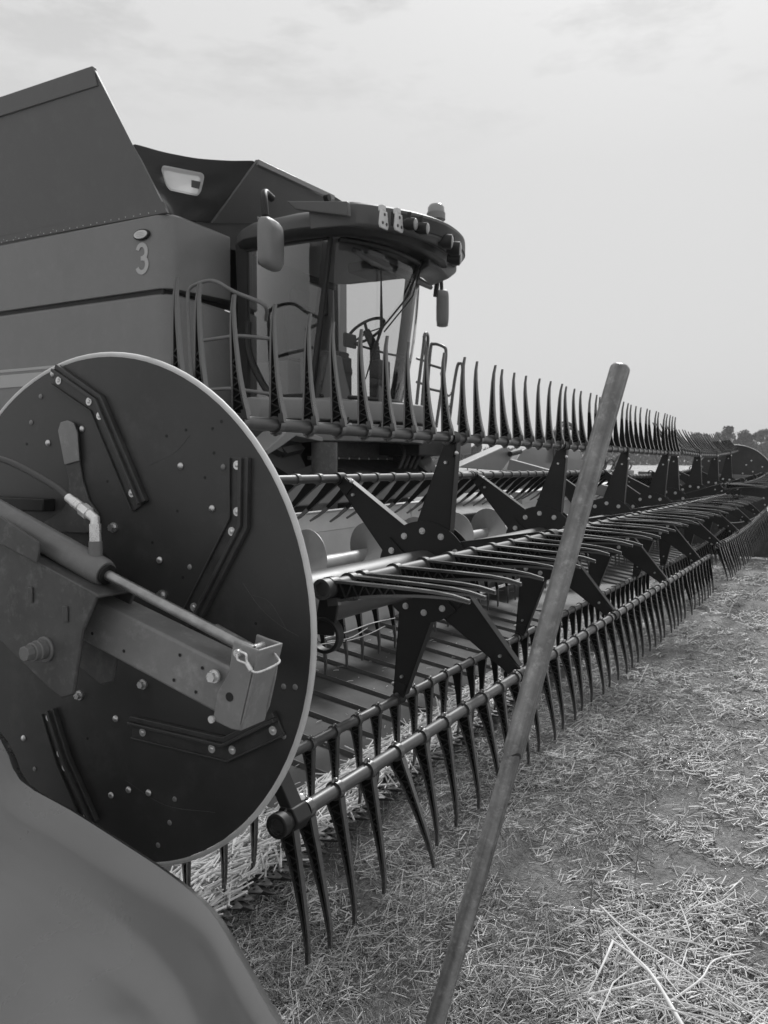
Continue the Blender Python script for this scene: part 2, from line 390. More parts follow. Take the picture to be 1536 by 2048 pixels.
def build_reel(x0, x1, stars, Yc, Zc, ph, sy, sz, label, tdir, first, ntine, near):
    root = empty('pickup_reel', (x0, Yc, Zc), label, 'harvester reel', 'pickup reels of the header')
    ax = lambda x: V((x, Yc+sy*(x-x0), Zc+sz*(x-x0)))
    rv = lambda a: V((0, math.cos(a), math.sin(a)))
    b = MB(); xs = [x0+.12+(x1-x0-.2)*i/8 for i in range(9)]
    b.tube([ax(x) for x in xs], .088, 28); part('reel_tube', b, M['pipe'], root)
    cand = []
    for nm, da in BARS:
        a = ph+R_(da); b = MB()
        sag = lambda x: V((0, 0, (0 if near else -.05*math.sin(math.pi*min(1, max(0, (x-x0)/(x1-x0)))))))
        xe0 = x0+(.0 if nm in 'FN' else .05)
        P = [ax(x)+rv(a)*TR+sag(x) for x in [xe0+(x1-xe0)*i/10 for i in range(11)]]
        b.tube(P[1:], .0180, 18) if not near else b.tube([P[0]+V((.004, 0, 0))]+P[1:], .0180, 18)
        if near: b.pipe(P[0]-V((.004, 0, 0)), P[0]+V((.05, 0, 0)), .0225, .0155, 24)
        part('tine_bar', b, M['pipe'], root, ang=50)
        rot = tine_rot(tdir[nm])
        for k in range(ntine[nm] if isinstance(ntine, dict) else ntine):
            x = first[nm]+.155*k
            if near and nm in 'FNP':
                x = {'F': (1.48, 1.547), 'N': (1.470, 1.551), 'P': (1.452, 1.525)}[nm][k] if k < 2 else {'F': 1.674, 'N': 1.603, 'P': 1.668}[nm]+.155*(k-2)
            if x > x1-.03: break
            jit = random.uniform(-1.3, 1.3)
            if near and nm == 'F' and k == 4: jit = -13
            jit += random.gauss(0, 1.0)+(random.choice((-5, 4)) if random.random() < .03 else 0)
            r2 = Matrix.Rotation(R_(jit), 3, 'X') @ Matrix.Rotation(R_(random.uniform(-.8, .8)), 3, 'Y') @ rot
            p = ax(x)+rv(a)*TR+sag(x)
            vis = {'P': 1., 'N': 1.15, 'F': 1.3, 'A': .8, 'Q': .55, 'S': .3}[nm]
            cand.append((vis/p.length, p, r2))
    cand.sort(key=lambda t: -t[0])
    lim = 100
    for s, p, r2 in cand[:lim]:
        o = link('tine', ME_T, root, p-V(root.location)); o.rotation_euler = r2.to_euler()
    b = MB(); t = tine_mesh_far() if not near else tine_mesh_far()
    for s, p, r2 in cand[lim:]: b.add([p+r2 @ V(v) for v in t.v], t.f); b.m[-len(t.m):] = t.m
    o = part('tine', b, [M['tine'], M['web']], root, ang=40); o['kind'] = 'stuff'
    # spider arms with hub plates
    for si, xsn in enumerate(stars):
        for nm, da in BARS:
            a = ph+R_(da); d = rv(a); n = V((0, -d.z, d.y)); c = ax(xsn); b = MB()
            w0, w1, th = .085, .026, .006
            r0, r1 = .11, TR-.012
            q = [c+d*r0-n*w0, c+d*r0+n*w0, c+d*r1+n*w1, c+d*r1-n*w1]
            b.prism(q, (th, 0, 0))
            for sgn in (-1, 1):
                A_, B_ = c+d*(r0+.01)+n*sgn*w0, c+d*(r1-.01)+n*sgn*w1
                b.prism([A_, B_, B_-n*sgn*.007, A_-n*sgn*.007], (.045, 0, 0))
            o = part('reel_arm', b, M['armp'], root, bevel=.0025)
            b = MB(); e = c+d*TR                                  # clevis round the bar
            b.pipe(e+V((-.022, 0, 0)), e+V((.028, 0, 0)), .0262, .0185, 20)
            b.bar(e-d*.075+V((.003, 0, 0)), e-d*.02+V((.003, 0, 0)), .05, .018, up=(1, 0, 0)); cl = part('bar_clamp', b, M['black'], o)
            b = MB()
            for f_, s2 in ((.10, 0),):
                pp = e-d*f_+n*s2*.02; b.tube([pp+V((-.012, 0, 0)), pp+V((.02, 0, 0))], .0065, 6)
            b.dome(e-d*.055+n*.030, n, .009, .014, 8, 3)
            pieces('clamp_bolt', b, M['bolt'], o)
        c = ax(xsn)
        for h in (0, 1):
            b = MB(); a0 = ph+R_(-30+180*h)-R_(28); pts = arc(c-V((.007, 0, 0)), .205, a0, a0+R_(176), 22, (0, 1, 0), (0, 0, 1))
            b.prism(pts, (.006, 0, 0)); b.prism([p+V((.058, 0, 0)) for p in pts], (.006, 0, 0))
            hp = part('hub_plate', b, M['armp'], root)
            b = MB()
            for k in range(6):
                a = a0+R_(14+k*30); p = c+rv(a)*.165-V((.007, 0, 0)); b.tube([p-V((.0005, 0, 0)), p-V((.009, 0, 0))], .0105, 6); b.tube([p-V((.0002, 0, 0)), p-V((.003, 0, 0))], .0135, 12)
            pieces('hub_bolt', b, M['bolt'], hp)
    return root, ax, rv
YC1, ZC1, PH1 = 1.492, -.424, R_(102.6)
reel, ax1, rv1 = build_reel(1.44, 7.78, [2.955+1.427*k for k in range(4)], YC1, ZC1, PH1, 0, 0,
    'near half of the toothed pickup reel, beside the big round shield', TDIR,
    {'P': 1.50, 'Q': 1.56, 'S': 1.58, 'A': 1.70, 'F': 1.475, 'N': 1.475}, 50, True)
PH2 = PH1-R_(7.8)
T2 = dict(TDIR); T2['P'] = 56; T2['F'] = 252; T2['N'] = 183; T2['A'] = 256
reel2, ax2, rv2 = build_reel(7.90, 13.45, [8.09+1.427*k for k in range(4)], 1.503-.0107*.4, -.403-.0096*.4, PH2, .0107, .0150,
    'far half of the toothed pickup reel, running to the distant header end', T2,
    {k: 7.97 for k, _ in BARS}, 50, False)

# near end fittings of the reel bars (cam cranks, end clamp)
def reel_end():
    for nm, da in BARS:
        if nm not in 'NPQ': continue
        a = PH1+R_(da); e = ax1(1.44)+rv1(a)*TR
        b = MB(); c = e+V((.03, .016, -.085))
        pts = [e+V((.028, -.028, .0)), e+V((.028, .018, .012)), c+V((0, .03, -.02)), c+V((0, -.022, -.02))]
        b.prism(pts, (.008, 0, 0)); b.pipe(c+V((-.004, 0, -.02)), c+V((.02, 0, -.02)), .040, .032, 24)
        o = part('cam_crank', b, M['black'], reel, bevel=.002)
    e = ax1(1.44)+rv1(PH1+R_(-240))*TR
    b = MB(); b.bar(e+V((.055, 0, .02)), e+V((.055, .05, .11)), .03, .045, up=(1, 0, 0)); b.pipe(e+V((.03, 0, 0)), e+V((.085, 0, 0)), .034, .0206, 6)
    b.pipe(e+V((-.008, 0, 0)), e+V((.018, 0, 0)), .0285, .0175, 24)
    o = part('end_bracket', b, M['black'], reel, bevel=.003)
    b = MB(); b.dome(e+V((.055, .055, .12)), (0, .4, 1), .011, .026, 10, 4); b.dome(e+V((.085, .0, .032)), (0, 0, 1), .012, .012, 10, 4)
    pieces('grease_bolt', b, M['zinc'], o)
reel_end()
# ------------------------------------------------------------------ the header: shield, arm, draper, auger, knife
hd = empty('harvester_header', (7.5, 2.7, GZ), 'wide cutting header with canvas draper belts, auger and knife bar in front of the harvester', 'harvester header')
DX, DY, DZ, DR = 1.355, 1.533, -.341, .606
def end_shield(x, y, z, side, name='end_shield'):
    b = MB(); n = 96; prof = [(0, 0), (.30, 0), (.585, 0), (.594, .002)]
    vs = [(x, y, z)]; fs = []
    for r, dx in prof[1:]:
        vs += [(x+side*dx, y+r*math.cos(2*math.pi*j/n), z+r*math.sin(2*math.pi*j/n)) for j in range(n)]
    fs += [(0, 1+j, 1+(j+1) % n) for j in range(n)]
    for k in range(2): fs += [(1+k*n+j, 1+k*n+(j+1) % n, 1+(k+1)*n+(j+1) % n, 1+(k+1)*n+j) for j in range(n)]
    b.add(vs, fs)
    # inner skin, so the shield has thickness
    vs = [(v[0]+side*.008, v[1], v[2]) for v in vs[:-n]]; fs = [(0, 1+j, 1+(j+1) % n) for j in range(n)]+[(1+j, 1+(j+1) % n, 1+n+(j+1) % n, 1+n+j) for j in range(n)]
    b.add(vs, fs)
    sh = part(name, b, M['disc'], hd, ang=60)
    b = MB(); pr = [(.5945, .001), (.599, -.001), (.603, .001), (.606, .006), (.604, .010), (.600, .009), (.596, .006)]
    vs = [(x+side*dx, y+r*math.cos(2*math.pi*j/n), z+r*math.sin(2*math.pi*j/n)) for r, dx in pr for j in range(n)]
    k = len(pr); b.add(vs, [(i*n+j, i*n+(j+1) % n, ((i+1) % k)*n+(j+1) % n, ((i+1) % k)*n+j) for i in range(k) for j in range(n)])
    part('sky_lit_rim', b, M['rim'], sh, ang=60)
    return sh
sh = end_shield(DX, DY, DZ, 1)
xf = DX-.001
RAILS = [[(1.3550, 1.6796, 0.2142), (1.3550, 1.5381, 0.1406), (1.3550, 1.4063, -0.0935)],
         [(1.3550, 1.1177, 0.0184), (1.3550, 1.1193, -0.1148), (1.3550, 1.2628, -0.3381)],
         [(1.3550, 1.4373, -0.6100), (1.3550, 1.1531, -0.6140), (1.3550, 1.0098, -0.5355)],
         [(1.3550, 1.7325, -0.6113), (1.3550, 1.6809, -0.7269), (1.3550, 1.5833, -0.8704)]]
for pts in RAILS:
    b = MB(); P = [V(p) for p in pts]
    def off(o):
        out = []
        for i, p in enumerate(P):
            d = (P[min(i+1, 2)]-P[max(i-1, 0)]).normalized(); out.append(p+V((0, d.z, -d.y))*o)
        return out
    # flat strip with two raised ribs
    for (o0, o1, h) in ((-.020, .016, .006), (-.020, -.016, .012), (.014, .022, .022), (.022, .034, .014)):
        A_, B_ = off(o0), off(o1)
        secs = [[A_[i]+V((-.001, 0, 0)), B_[i]+V((-.001, 0, 0)), B_[i]+V((-h, 0, 0)), A_[i]+V((-h, 0, 0))] for i in range(3)]
        b.loft(secs)
    o = part('wear_rail', b, M['rail'], sh, bevel=.0015)
    b = MB(); b2 = MB(); tot = [(P[0], P[1], .12), (P[0], P[1], .85), (P[1], P[2], .10), (P[1], P[2], .52), (P[1], P[2], .86)]
    for i, (a, c, t) in enumerate(tot):
        q = a.lerp(c, t)
        if i == 3: b2.tube([q+V((-.006, 0, 0)), q+V((-.0075, 0, 0))], .008, 12); continue
        b.tube([q+V((-.006, 0, 0)), q+V((-.0075, 0, 0))], .0095, 16); b.dome(q+V((-.0078, 0, 0)), (-1, 0, 0), .005, .002, 10, 3)
    pieces('rail_bolt', b, M['zinc'], o)
b = MB()
for p in [(1.3550, 1.6883, 0.2230), (1.3550, 1.5905, 0.0883), (1.3550, 1.7119, 0.0569), (1.3550, 1.2802, 0.0007), (1.3550, 1.1916, -0.0903), (1.3550, 1.4959, -0.5941), (1.3550, 1.5157, -0.7824), (1.3550, 1.4570, -0.7575), (1.3550, 1.3925, -0.7518), (1.3550, 1.8312, -0.6963), (1.3550, 1.3470, -0.2100)]:
    b.dome(V(p)+V((-.001, 0, 0)), (-1, 0, 0), .0082, .006, 14, 4)
for p in [(1.3550, 1.4910, -0.1421), (1.3550, 1.3409, -0.2887), (1.3550, 1.4591, -0.3013), (1.3550, 1.6181, -0.5549), (1.3550, 1.4044, -0.4996)]:
    q = V(p); b.tube([q, q+V((-.004, 0, 0))], .012, 14); b.tube([q+V((-.004, 0, 0)), q+V((-.013, 0, 0))], .0085, 6)
pieces('shield_bolt', b, M['bolt'], sh)
b = MB()
for p in [(1.3550, 1.7356, 0.1709), (1.3550, 1.7731, 0.1084), (1.3550, 1.2578, -0.2204), (1.3550, 1.1599, -0.0015), (1.3550, 1.0053, -0.4523), (1.3550, 0.9763, -0.4494), (1.3550, 1.0453, -0.4671), (1.3550, 1.0561, -0.5035), (1.3550, 1.3651, -0.8696), (1.3550, 1.3119, -0.7508), (1.3550, 1.0062, -0.5559), (1.3550, 1.7911, -0.7700), (1.3550, 1.3283, -0.8087)]:
    b.dome(V(p)+V((-.001, 0, 0)), (-1, 0, 0), .0065, .003, 12, 3)
pieces('rivet', b, M['arm'], sh)
b = MB()
for p in [(1.3550, 1.1640, 0.0946), (1.3550, 1.1890, 0.0804), (1.3550, 1.2642, 0.0789), (1.3550, 1.2116, -0.0240), (1.3550, 1.2923, -0.0984), (1.3550, 1.3692, -0.1716), (1.3550, 1.5096, -0.0353), (1.3550, 1.7939, 0.0556), (1.3550, 1.3218, 0.0669), (1.3550, 1.0766, -0.3282), (1.3550, 1.5948, -0.6585), (1.3550, 1.1856, 0.0283), (1.3550, 1.2787, -0.2450)]:
    q = V(p); b.tube([q+V((-.0004, 0, 0)), q+V((-.0008, 0, 0))], .0036, 10)
pieces('drilled_hole', b, M['black'], sh)
b = MB()
for pts in ([(1.3550, 1.1115, -0.2444), (1.3550, 1.0657, -0.2936), (1.3550, 1.0144, -0.3255), (1.3550, 0.9669, -0.3444)], [(1.3550, 1.0852, -0.2689), (1.3550, 1.0396, -0.2809), (1.3550, 0.9955, -0.3360)], [(1.3550, 1.4696, -0.7371), (1.3550, 1.3429, -0.7711), (1.3550, 1.1944, -0.7572)], [(1.3550, 1.2528, 0.0678), (1.3550, 1.2972, 0.0303), (1.3550, 1.3731, 0.0029)]):
    b.tube([p+V((-.0002, 0, 0)) for p in smooth_path(pts, 6)], .0004, 5)
pieces('scratch', b, M['armdk'], sh)
# flat handle lever and the hub opening on the shield
b = MB(); b.prism([V(p)+V((-.002, 0, 0)) for p in [(1.3550, 1.6588, 0.0850), (1.3550, 1.6511, 0.1040), (1.3550, 1.6298, 0.1070), (1.3550, 1.6091, 0.1006), (1.3550, 1.5994, 0.0790), (1.3550, 1.5945, 0.0090), (1.3550, 1.5855, -0.0348), (1.3550, 1.5662, -0.0796), (1.3550, 1.5366, -0.1084), (1.3550, 1.5320, -0.1260), (1.3550, 1.5444, -0.1476), (1.3550, 1.5787, -0.1585), (1.3550, 1.7137, -0.1589), (1.3550, 1.7277, -0.1384), (1.3550, 1.6613, -0.1082), (1.3550, 1.6356, -0.0810), (1.3550, 1.6324, -0.0329), (1.3550, 1.6434, 0.0092)]], (-.006, 0, 0))
lv = part('lock_lever', b, M['armdk'], sh, bevel=.0015)
b = MB(); b.prism([V(p)+V((-.0085, 0, 0)) for p in [(1.3550, 1.6623, 0.0851), (1.3550, 1.6528, 0.1053), (1.3550, 1.6297, 0.1094), (1.3550, 1.6073, 0.1029), (1.3550, 1.5959, 0.0790), (1.3550, 1.5910, 0.0126), (1.3550, 1.6418, 0.0031)]], (-.004, 0, 0))
part('grip', b, M['arm'], lv, bevel=.002)
b = MB(); hc = V((1.3550, 1.5579, -0.2696)); b.pipe(hc+V((-.002, 0, 0)), hc+V((-.03, 0, 0)), .075, .066, 40); b.tube([hc+V((-.002, 0, 0)), hc+V((-.004, 0, 0))], .066, 40)
part('hub_collar', b, M['black'], sh)
b = MB(); b.prism([V(p)+V((-.002, 0, 0)) for p in [(1.3550, 2.0262, -0.0757), (1.3550, 1.6891, -0.0784), (1.3550, 1.6901, -0.1090), (1.3550, 2.0278, -0.1127)]], (-.035, 0, 0)); part('support_rail', b, M['black'], sh, bevel=.003)
# far end shield and its bolts
shf = end_shield(13.75, 1.60, -.27, -1)
b = MB()
for k in range(46):
    a = random.uniform(0, 6.28); r = random.choice([.2, .33, .42, .5, .55])*random.uniform(.95, 1.05); b.dome((13.745, 1.60+r*math.cos(a), -.27+r*math.sin(a)), (-1, 0, 0), .014, .01, 8, 3)
pieces('shield_bolt', b, M['bolt'], shf)

# reel support arm in front of the near shield: outer plate, inner box beam, cylinder
AX = 1.16
def armpoly(pts): return [V(p) for p in pts]
b = MB()
bt = armpoly([(1.1600, 1.3938, -0.2557), (1.1600, 0.9756, -0.3701), (1.1600, 0.9946, -0.4649), (1.1600, 1.4119, -0.3496)])
b.prism(bt, (.075, 0, 0)); bm_ = part('reel_support_arm', b, M['arm'], hd, bevel=.006, seg=3)
b = MB(); pts = armpoly([(1.1520, 0.9682, -0.3152), (1.1520, 0.9407, -0.3213), (1.1520, 0.9124, -0.3264), (1.1520, 0.9244, -0.3929), (1.1520, 0.9399, -0.4498), (1.1520, 0.9564, -0.4799), (1.1520, 0.9750, -0.4802), (1.1520, 1.0190, -0.4702), (1.1520, 1.0086, -0.4171), (1.1520, 0.9795, -0.3743)])
b.prism(pts, (.006, 0, 0)); P2 = [p+V((.066, 0, 0)) for p in pts]; b.prism(P2, (.006, 0, 0))
f0, f1, f2 = pts[2], pts[4], pts[5]
b.prism([pts[2]+V((0, -.004, 0)), pts[5]+V((0, -.004, 0)), pts[5]+V((0, .004, 0)), pts[2]+V((0, .004, 0))], (.072, 0, 0))
br = part('end_bracket', b, M['arm'], bm_, bevel=.004, seg=3)
b = MB(); c = V((1.1520, 1.0117, -0.3858)); b.tube([c, c+V((-.004, 0, 0))], .0125, 20); b.tube([c+V((-.004, 0, 0)), c+V((-.014, 0, 0))], .0098, 6)
c = V((1.1520, 0.9523, -0.3353)); b.tube([c+V((.075, 0, 0)), c+V((-.010, 0, 0))], .0075, 16)
c = V((1.1520, 1.0189, -0.4674)); b.tube([c+V((.0, 0, 0)), c+V((-.005, 0, 0))], .007, 12)
pieces('bolt', b, M['zinc'], br)
b = MB(); b.tube(smooth_path([(1.1400, 0.9423, -0.3300), (1.1380, 0.9272, -0.3333), (1.1380, 0.9261, -0.3431), (1.1380, 0.9217, -0.3515), (1.1380, 0.9162, -0.3598), (1.1390, 0.9037, -0.3630), (1.1500, 0.8890, -0.3573), (1.1700, 0.8787, -0.3486), (1.1850, 0.8944, -0.3436), (1.2100, 0.9235, -0.3417)], 5), .0022, 8)
b.tube(smooth_path([(1.1400, 0.9493, -0.3353), (1.1380, 0.9454, -0.3453), (1.1380, 0.9296, -0.3489), (1.1380, 0.9218, -0.3524)], 4), .0022, 8); b.tube([(1.1380, 0.9251, -0.3492), (1.1380, 0.9162, -0.3607)], .0045, 8)
part('lynch_pin', b, M['zinc'], br)
b = MB()
for p in [(1.1595, 1.3436, -0.3415), (1.1595, 1.2540, -0.3677), (1.1595, 1.1208, -0.4091), (1.1595, 1.0654, -0.4248), (1.1595, 1.1045, -0.3588), (1.1595, 1.0485, -0.3770)]:
    q = V(p); b.pipe(q+V((-.0005, 0, 0)), q+V((-.001, 0, 0)), .0035, .0015, 10); b.tube([q+V((-.0003, 0, 0)), q+V((-.0007, 0, 0))], .003, 10)
for p, r in (((1.1515, 0.9774, -0.4201), .0085),): q = V(p); b.tube([q, q+V((-.0008, 0, 0))], r, 20)
pieces('drilled_hole', b, M['black'], bm_)
# outer arm
b = MB(); op = armpoly([(1.1000, 1.8256, -0.0589), (1.1000, 1.5290, -0.1636), (1.1000, 1.2586, -0.2475), (1.1000, 1.3012, -0.3198), (1.1000, 1.3339, -0.4532), (1.1000, 1.3695, -0.4653), (1.1000, 1.4020, -0.4524), (1.1000, 1.5729, -0.3594), (1.1000, 1.8373, -0.2808)])
b.prism(op, (.008, 0, 0)); b.prism([p+V((.11, .01, .0)) for p in op], (.008, 0, 0))
b.prism([op[0], op[1], op[2], op[2]+V((0, 0, -.008)), op[1]+V((0, 0, -.008)), op[0]+V((0, 0, -.008))], (.115, 0, 0))
oa = part('arm_plate', b, M['armdk'], bm_, bevel=.004, seg=3)
b = MB()
b.prism(armpoly([(1.0850, 1.5900, -0.0894), (1.0850, 1.5330, -0.1004), (1.0850, 1.4072, -0.1516), (1.0850, 1.4062, -0.1645), (1.0850, 1.4132, -0.1930), (1.0850, 1.5115, -0.1646), (1.0850, 1.5924, -0.1442)]), (.006, 0, 0))
for q in ((1.0990, 1.4522, -0.2624), (1.0990, 1.3481, -0.2922)): b.prism([V(q)+V(d) for d in ((0, -.007, .016), (0, .007, .016), (0, .007, -.016), (0, -.007, -.016))], (-.003, 0, 0))
pieces('gusset', b, M['armdk'], oa, bevel=.002)
b = MB(); c = V((1.1000, 1.4113, -0.3695)); b.tube([c, c+V((-.006, 0, 0))], .026, 28); b.tube([c+V((-.006, 0, 0)), c+V((-.035, 0, 0))], .019, 24); b.tube([c+V((-.018, 0, 0)), c+V((-.024, 0, 0))], .0215, 24); b.tube([c+V((-.035, 0, 0)), c+V((-.052, 0, 0))], .0155, 8)
part('pivot_pin', b, M['cyl'], oa, bevel=.0015)
# hydraulic cylinder
b = MB(); c0, c1 = V((1.1500, 1.8293, -0.0315)), V((1.1500, 1.2903, -0.2146)); b.tube([c0, c1-(c1-c0).normalized()*.012, c1], [.0285, .0285, .025], 28)
g = c1-(c1-c0).normalized()*.03; b.tube([g, g+V((0, 0, .055))], .0135, 16); dn = (c1-c0).normalized()
cy_ = part('lift_cylinder', b, M['cyl'], hd, ang=30)
b = MB(); b.tube([c1-dn*.002, c1+dn*.006], .021, 24); part('cylinder_gland', b, M['black'], cy_)
b = MB(); b.tube([c1, V((1.1800, 0.9462, -0.3374))], .0105, 16); b.tube([V((1.1900, 1.0438, -0.3100)), V((1.1900, 0.9507, -0.3418))], .0125, 16); part('cylinder_rod', b, M['chrome'], cy_)
b = MB(); t = g+V((0, 0, .055)); b.tube([t, t+V((0, 0, .035))], .0115, 6); b.tube([t+V((0, 0, .03)), t+V((0, .0, .045)), t+V((0, .018, .055))], .010, 12)
e1 = t+V((0, .018, .055)); hd_ = V((0, 1, .52)).normalized(); b.tube([e1, e1+hd_*.022], .0135, 6); b.tube([e1+hd_*.022, e1+hd_*.028], .009, 12); b.tube([e1+hd_*.028, e1+hd_*.05], .0105, 12); b.tube([e1+hd_*.05, e1+hd_*.068], .0092, 12)
part('hose_fitting', b, M['zinc'], cy_)
e2 = e1+hd_*.066
b = MB(); b.tube(smooth_path([e2, e2+hd_*.06, e2+V((0, .19, .075)), e2+V((0, .30, .085)), e2+V((0, .45, .05))], 6), .0068, 12); part('hydraulic_hose', b, M['hose'], cy_)

# crop divider at the near end: one big moulded hood, close to the camera
def divider():
    tops = [(1.1500, 1.7951, -0.5058), (1.1200, 1.5937, -0.5909), (1.0900, 1.4891, -0.6516), (1.0500, 1.2886, -0.6585), (1.0000, 1.0874, -0.6603), (0.9400, 0.9231, -0.6464), (0.8700, 0.7829, -0.6279), (0.8000, 0.6784, -0.6179), (0.7400, 0.5926, -0.6109), (0.6800, 0.5096, -0.5994), (0.6200, 0.4298, -0.5860), (0.5600, 0.3555, -0.5868)]
    b = MB(); secs = []; tops = smooth_path(tops, 3); nt_ = len(tops)-1
    for i, (x, y, z) in enumerate(tops):
        t = i/nt_; k = 1-.62*t
        pr = [(.045, -.55, 1), (.042, -.25, 1), (.034, -.05, 1), (.022, -.012, 1), (0, 0, 1), (-.022, -.018, k), (-.04, -.06, k), (-.058, -.115, k), (-.085, -.155, k), (-.14, -.175, k), (-.21, -.19, k), (-.27, -.225, k), (-.32, -.30, k), (-.36, -.40, k), (-.385, -.55, 1), (-.40, -.8, 1)]
        q = [V((x+a*(.9-.25*t), y, z+c*kk)) for a, c, kk in pr]
        secs.append(q)
    b.loft(secs); o = part('crop_divider', b, M['divider'], hd, ang=60)
    tag(o, 'smooth moulded end divider, very near and out of focus')
divider()

# knife bar, draper belts, auger, back sheet
def kl(x): return V((x, 1.525+.026*(x-1.7), -1.335+.006*(x-1.7)))     # tip line of the knife guards
KX0, KX1 = 1.42, 13.7
BF, BB = .20, 1.30            # belt front and back, measured rearwards from the knife tips
def bz(x, s): return kl(x).z+.035+.165*s
b = MB(); n = 40; P = []
for i in range(n+1):
    x = KX0+(KX1-KX0)*i/n; k = kl(x); P.append([k+V((0, .085, -.004)), k+V((0, .085, .012)), k+V((0, .13, .022)), k+V((0, .21, .040)), k+V((0, .21, -.02))])
b.loft(P); cb = part('knife_bar', b, M['guard'], hd, ang=30)
gm = MB(); gm.loft([[V((-s*w_, y, zz)) for s, zz in ((-1, -h), (1, -h), (1, h), (-1, h))] for y, w_, h in ((0, .0025, .002), (.03, .010, .006), (.07, .016, .010), (.12, .018, .012))])
ME_G = gm.mesh('knife_guard', M['guard'], 30)
NG = int((KX1-KX0)/.1016)
rest = MB()
for i in range(NG):
    x = 1.50+.1016*i
    if i < 100:
        o = link('knife_guard', ME_G, cb, kl(x)-wpos(cb))
    else: rest.add([V(v)+kl(x) for v in gm.v], gm.f)
if rest.v: o = part('knife_guard', rest, M['guard'], cb); o['kind'] = 'stuff'
b = MB(); b2 = MB()
for i in range(2*NG):
    x = 1.52+.0508*1.5*i*.667; k = kl(x)+V((0, .025, .0145))
    b.prism([k+V((-.033, .055, 0)), k+V((.033, .055, 0)), k+V((.006, .0, 0)), k+V((-.006, .0, 0))], (0, 0, .003))
    b2.tube([k+V((-.012, .045, .003)), k+V((-.012, .045, .0038))], .0055, 8); b2.tube([k+V((.012, .045, .003)), k+V((.012, .045, .0038))], .0055, 8); b2.tube([k+V((0, .03, .003)), k+V((0, .03, .0038))], .0045, 8)
kn = part('knife_section', b, M['steel'], cb); kn['kind'] = 'stuff'; part('rivet_hole', b2, M['black'], cb)
# belts
def belt(x0, x1, name='draper_belt'):
    b = MB(); n = 60; P = []
    for i in range(n+1):
        x = x0+(x1-x0)*i/n; y0 = kl(x).y
        P.append([V((x, y0+BF, bz(x, 0))), V((x, y0+BF+.012, bz(x, 0)+.010)), V((x, y0+BB, bz(x, 1)+.010)), V((x, y0+BB, bz(x, 1)-.05)), V((x, y0+BF, bz(x, 0)-.03))])
    b.loft(P); o = part(name, b, M['belt'], hd, ang=30)
    b = MB(); k = int((x1-x0)/.245)
    for i in range(k):
        x = x0+.10+.245*i+.004*math.sin(i*5); y0 = kl(x).y; a = V((x, y0+BF+.03, bz(x, 0)+.016)); c = V((x, y0+BB-.02, bz(x, 1)+.016))
        b.loft([[p+V((-.016, 0, -.004)), p+V((.016, 0, -.004)), p+V((.010, 0, .010)), p+V((-.006, 0, .014))] for p in (a, c)])
    sl = part('belt_slat', b, M['slat'], o); sl['kind'] = None if False else 'stuff'
    return o
belt(1.45, 6.55); belt(8.45, 13.6)
b = MB()   # front lip in front of the belts, with a step line
P = []
for i in range(41):
    x = KX0+(KX1-KX0)*i/40; k = kl(x); P.append([k+V((0, .20, .040)), k+V((0, BF+.05, .058)), k+V((0, BF+.05, .05)), k+V((0, .20, .02))])
b.loft(P); part('lip_plate', b, M['auger'], hd)
# belt roller seen as a dark groove near the near end, feed drum belt in the middle
b = MB(); b.bx(6.6, 8.4, 1.95, 3.0, -1.32, -1.20); part('feed_belt', b, M['slat'], hd)
b = MB(); b.tube([(6.7, 2.95, -.85), (8.3, 2.95, -.85)], .28, 32); part('feed_drum', b, M['auger'], hd)
# back sheet with folded top
def backsheet(x0, x1):
    b = MB()
    f = lambda x, s: V((x, kl(x).y+BB+.02+.10*s, bz(x, 1)-.03+s*.84))
    secs = []
    for i in range(21):
        x = x0+(x1-x0)*i/20; a, m_, t = f(x, 0), f(x, .86), f(x, 1)
        secs.append([a, m_, m_+V((0, -.006, .002)), t, t+V((0, .10, .01)), t+V((0, .11, -.03)), m_+V((0, .03, 0)), a+V((0, .03, 0))])
    b.loft(secs); o = part('back_sheet', b, M['sheet'], hd, ang=25)
    b = MB()
    for i in range(int((x1-x0)/1.7)+1):
        x = x0+.9+1.7*i
        if x < x1: p = f(x, .0); q = f(x, .97); b.bar(p+V((0, -.006, 0)), q+V((0, -.010, 0)), .03, .006, up=(0, 1, 0))
    part('sheet_seam', b, M['sheet'], o)
    return o
backsheet(1.5, 6.5); backsheet(8.5, 13.6)
b = MB(); b.bar((1.5, 2.96, -.17), (13.6, 3.15, -.14), .16, .16); b.bar((1.5, 3.02, -.95), (13.6, 3.2, -.92), .16, .16); part('back_beam', b, M['body'], hd, bevel=.01)
# cross auger
AY, AZ = 2.50, -.545
def auger(x0, x1, hand):
    b = MB(); b.tube([(x0, AY, AZ), (x1, AY, AZ)], .058, 28); o = part('cross_auger', b, M['auger'], hd, ang=50)
    b = MB(); n = int((x1-x0)*60); pit = .62; vs = []; fs = []
    for i in range(n+1):
        x = x0+(x1-x0)*i/n; a = hand*2*math.pi*(x-x0)/pit-1.14
        c, s = math.cos(a), math.sin(a)
        vs += [(x-.002, AY+.053*c, AZ+.053*s), (x-.002, AY+.212*c, AZ+.212*s), (x+.002, AY+.212*c, AZ+.212*s), (x+.002, AY+.053*c, AZ+.053*s)]
    for i in range(n): fs += [(i*4+k, i*4+(k+1) % 4, (i+1)*4+(k+1) % 4, (i+1)*4+k) for k in range(3)]
    b.add(vs, fs); part('auger_flight', b, M['auger'], o, ang=50)
auger(2.0, 6.9, -1); auger(8.1, 13.4, 1)
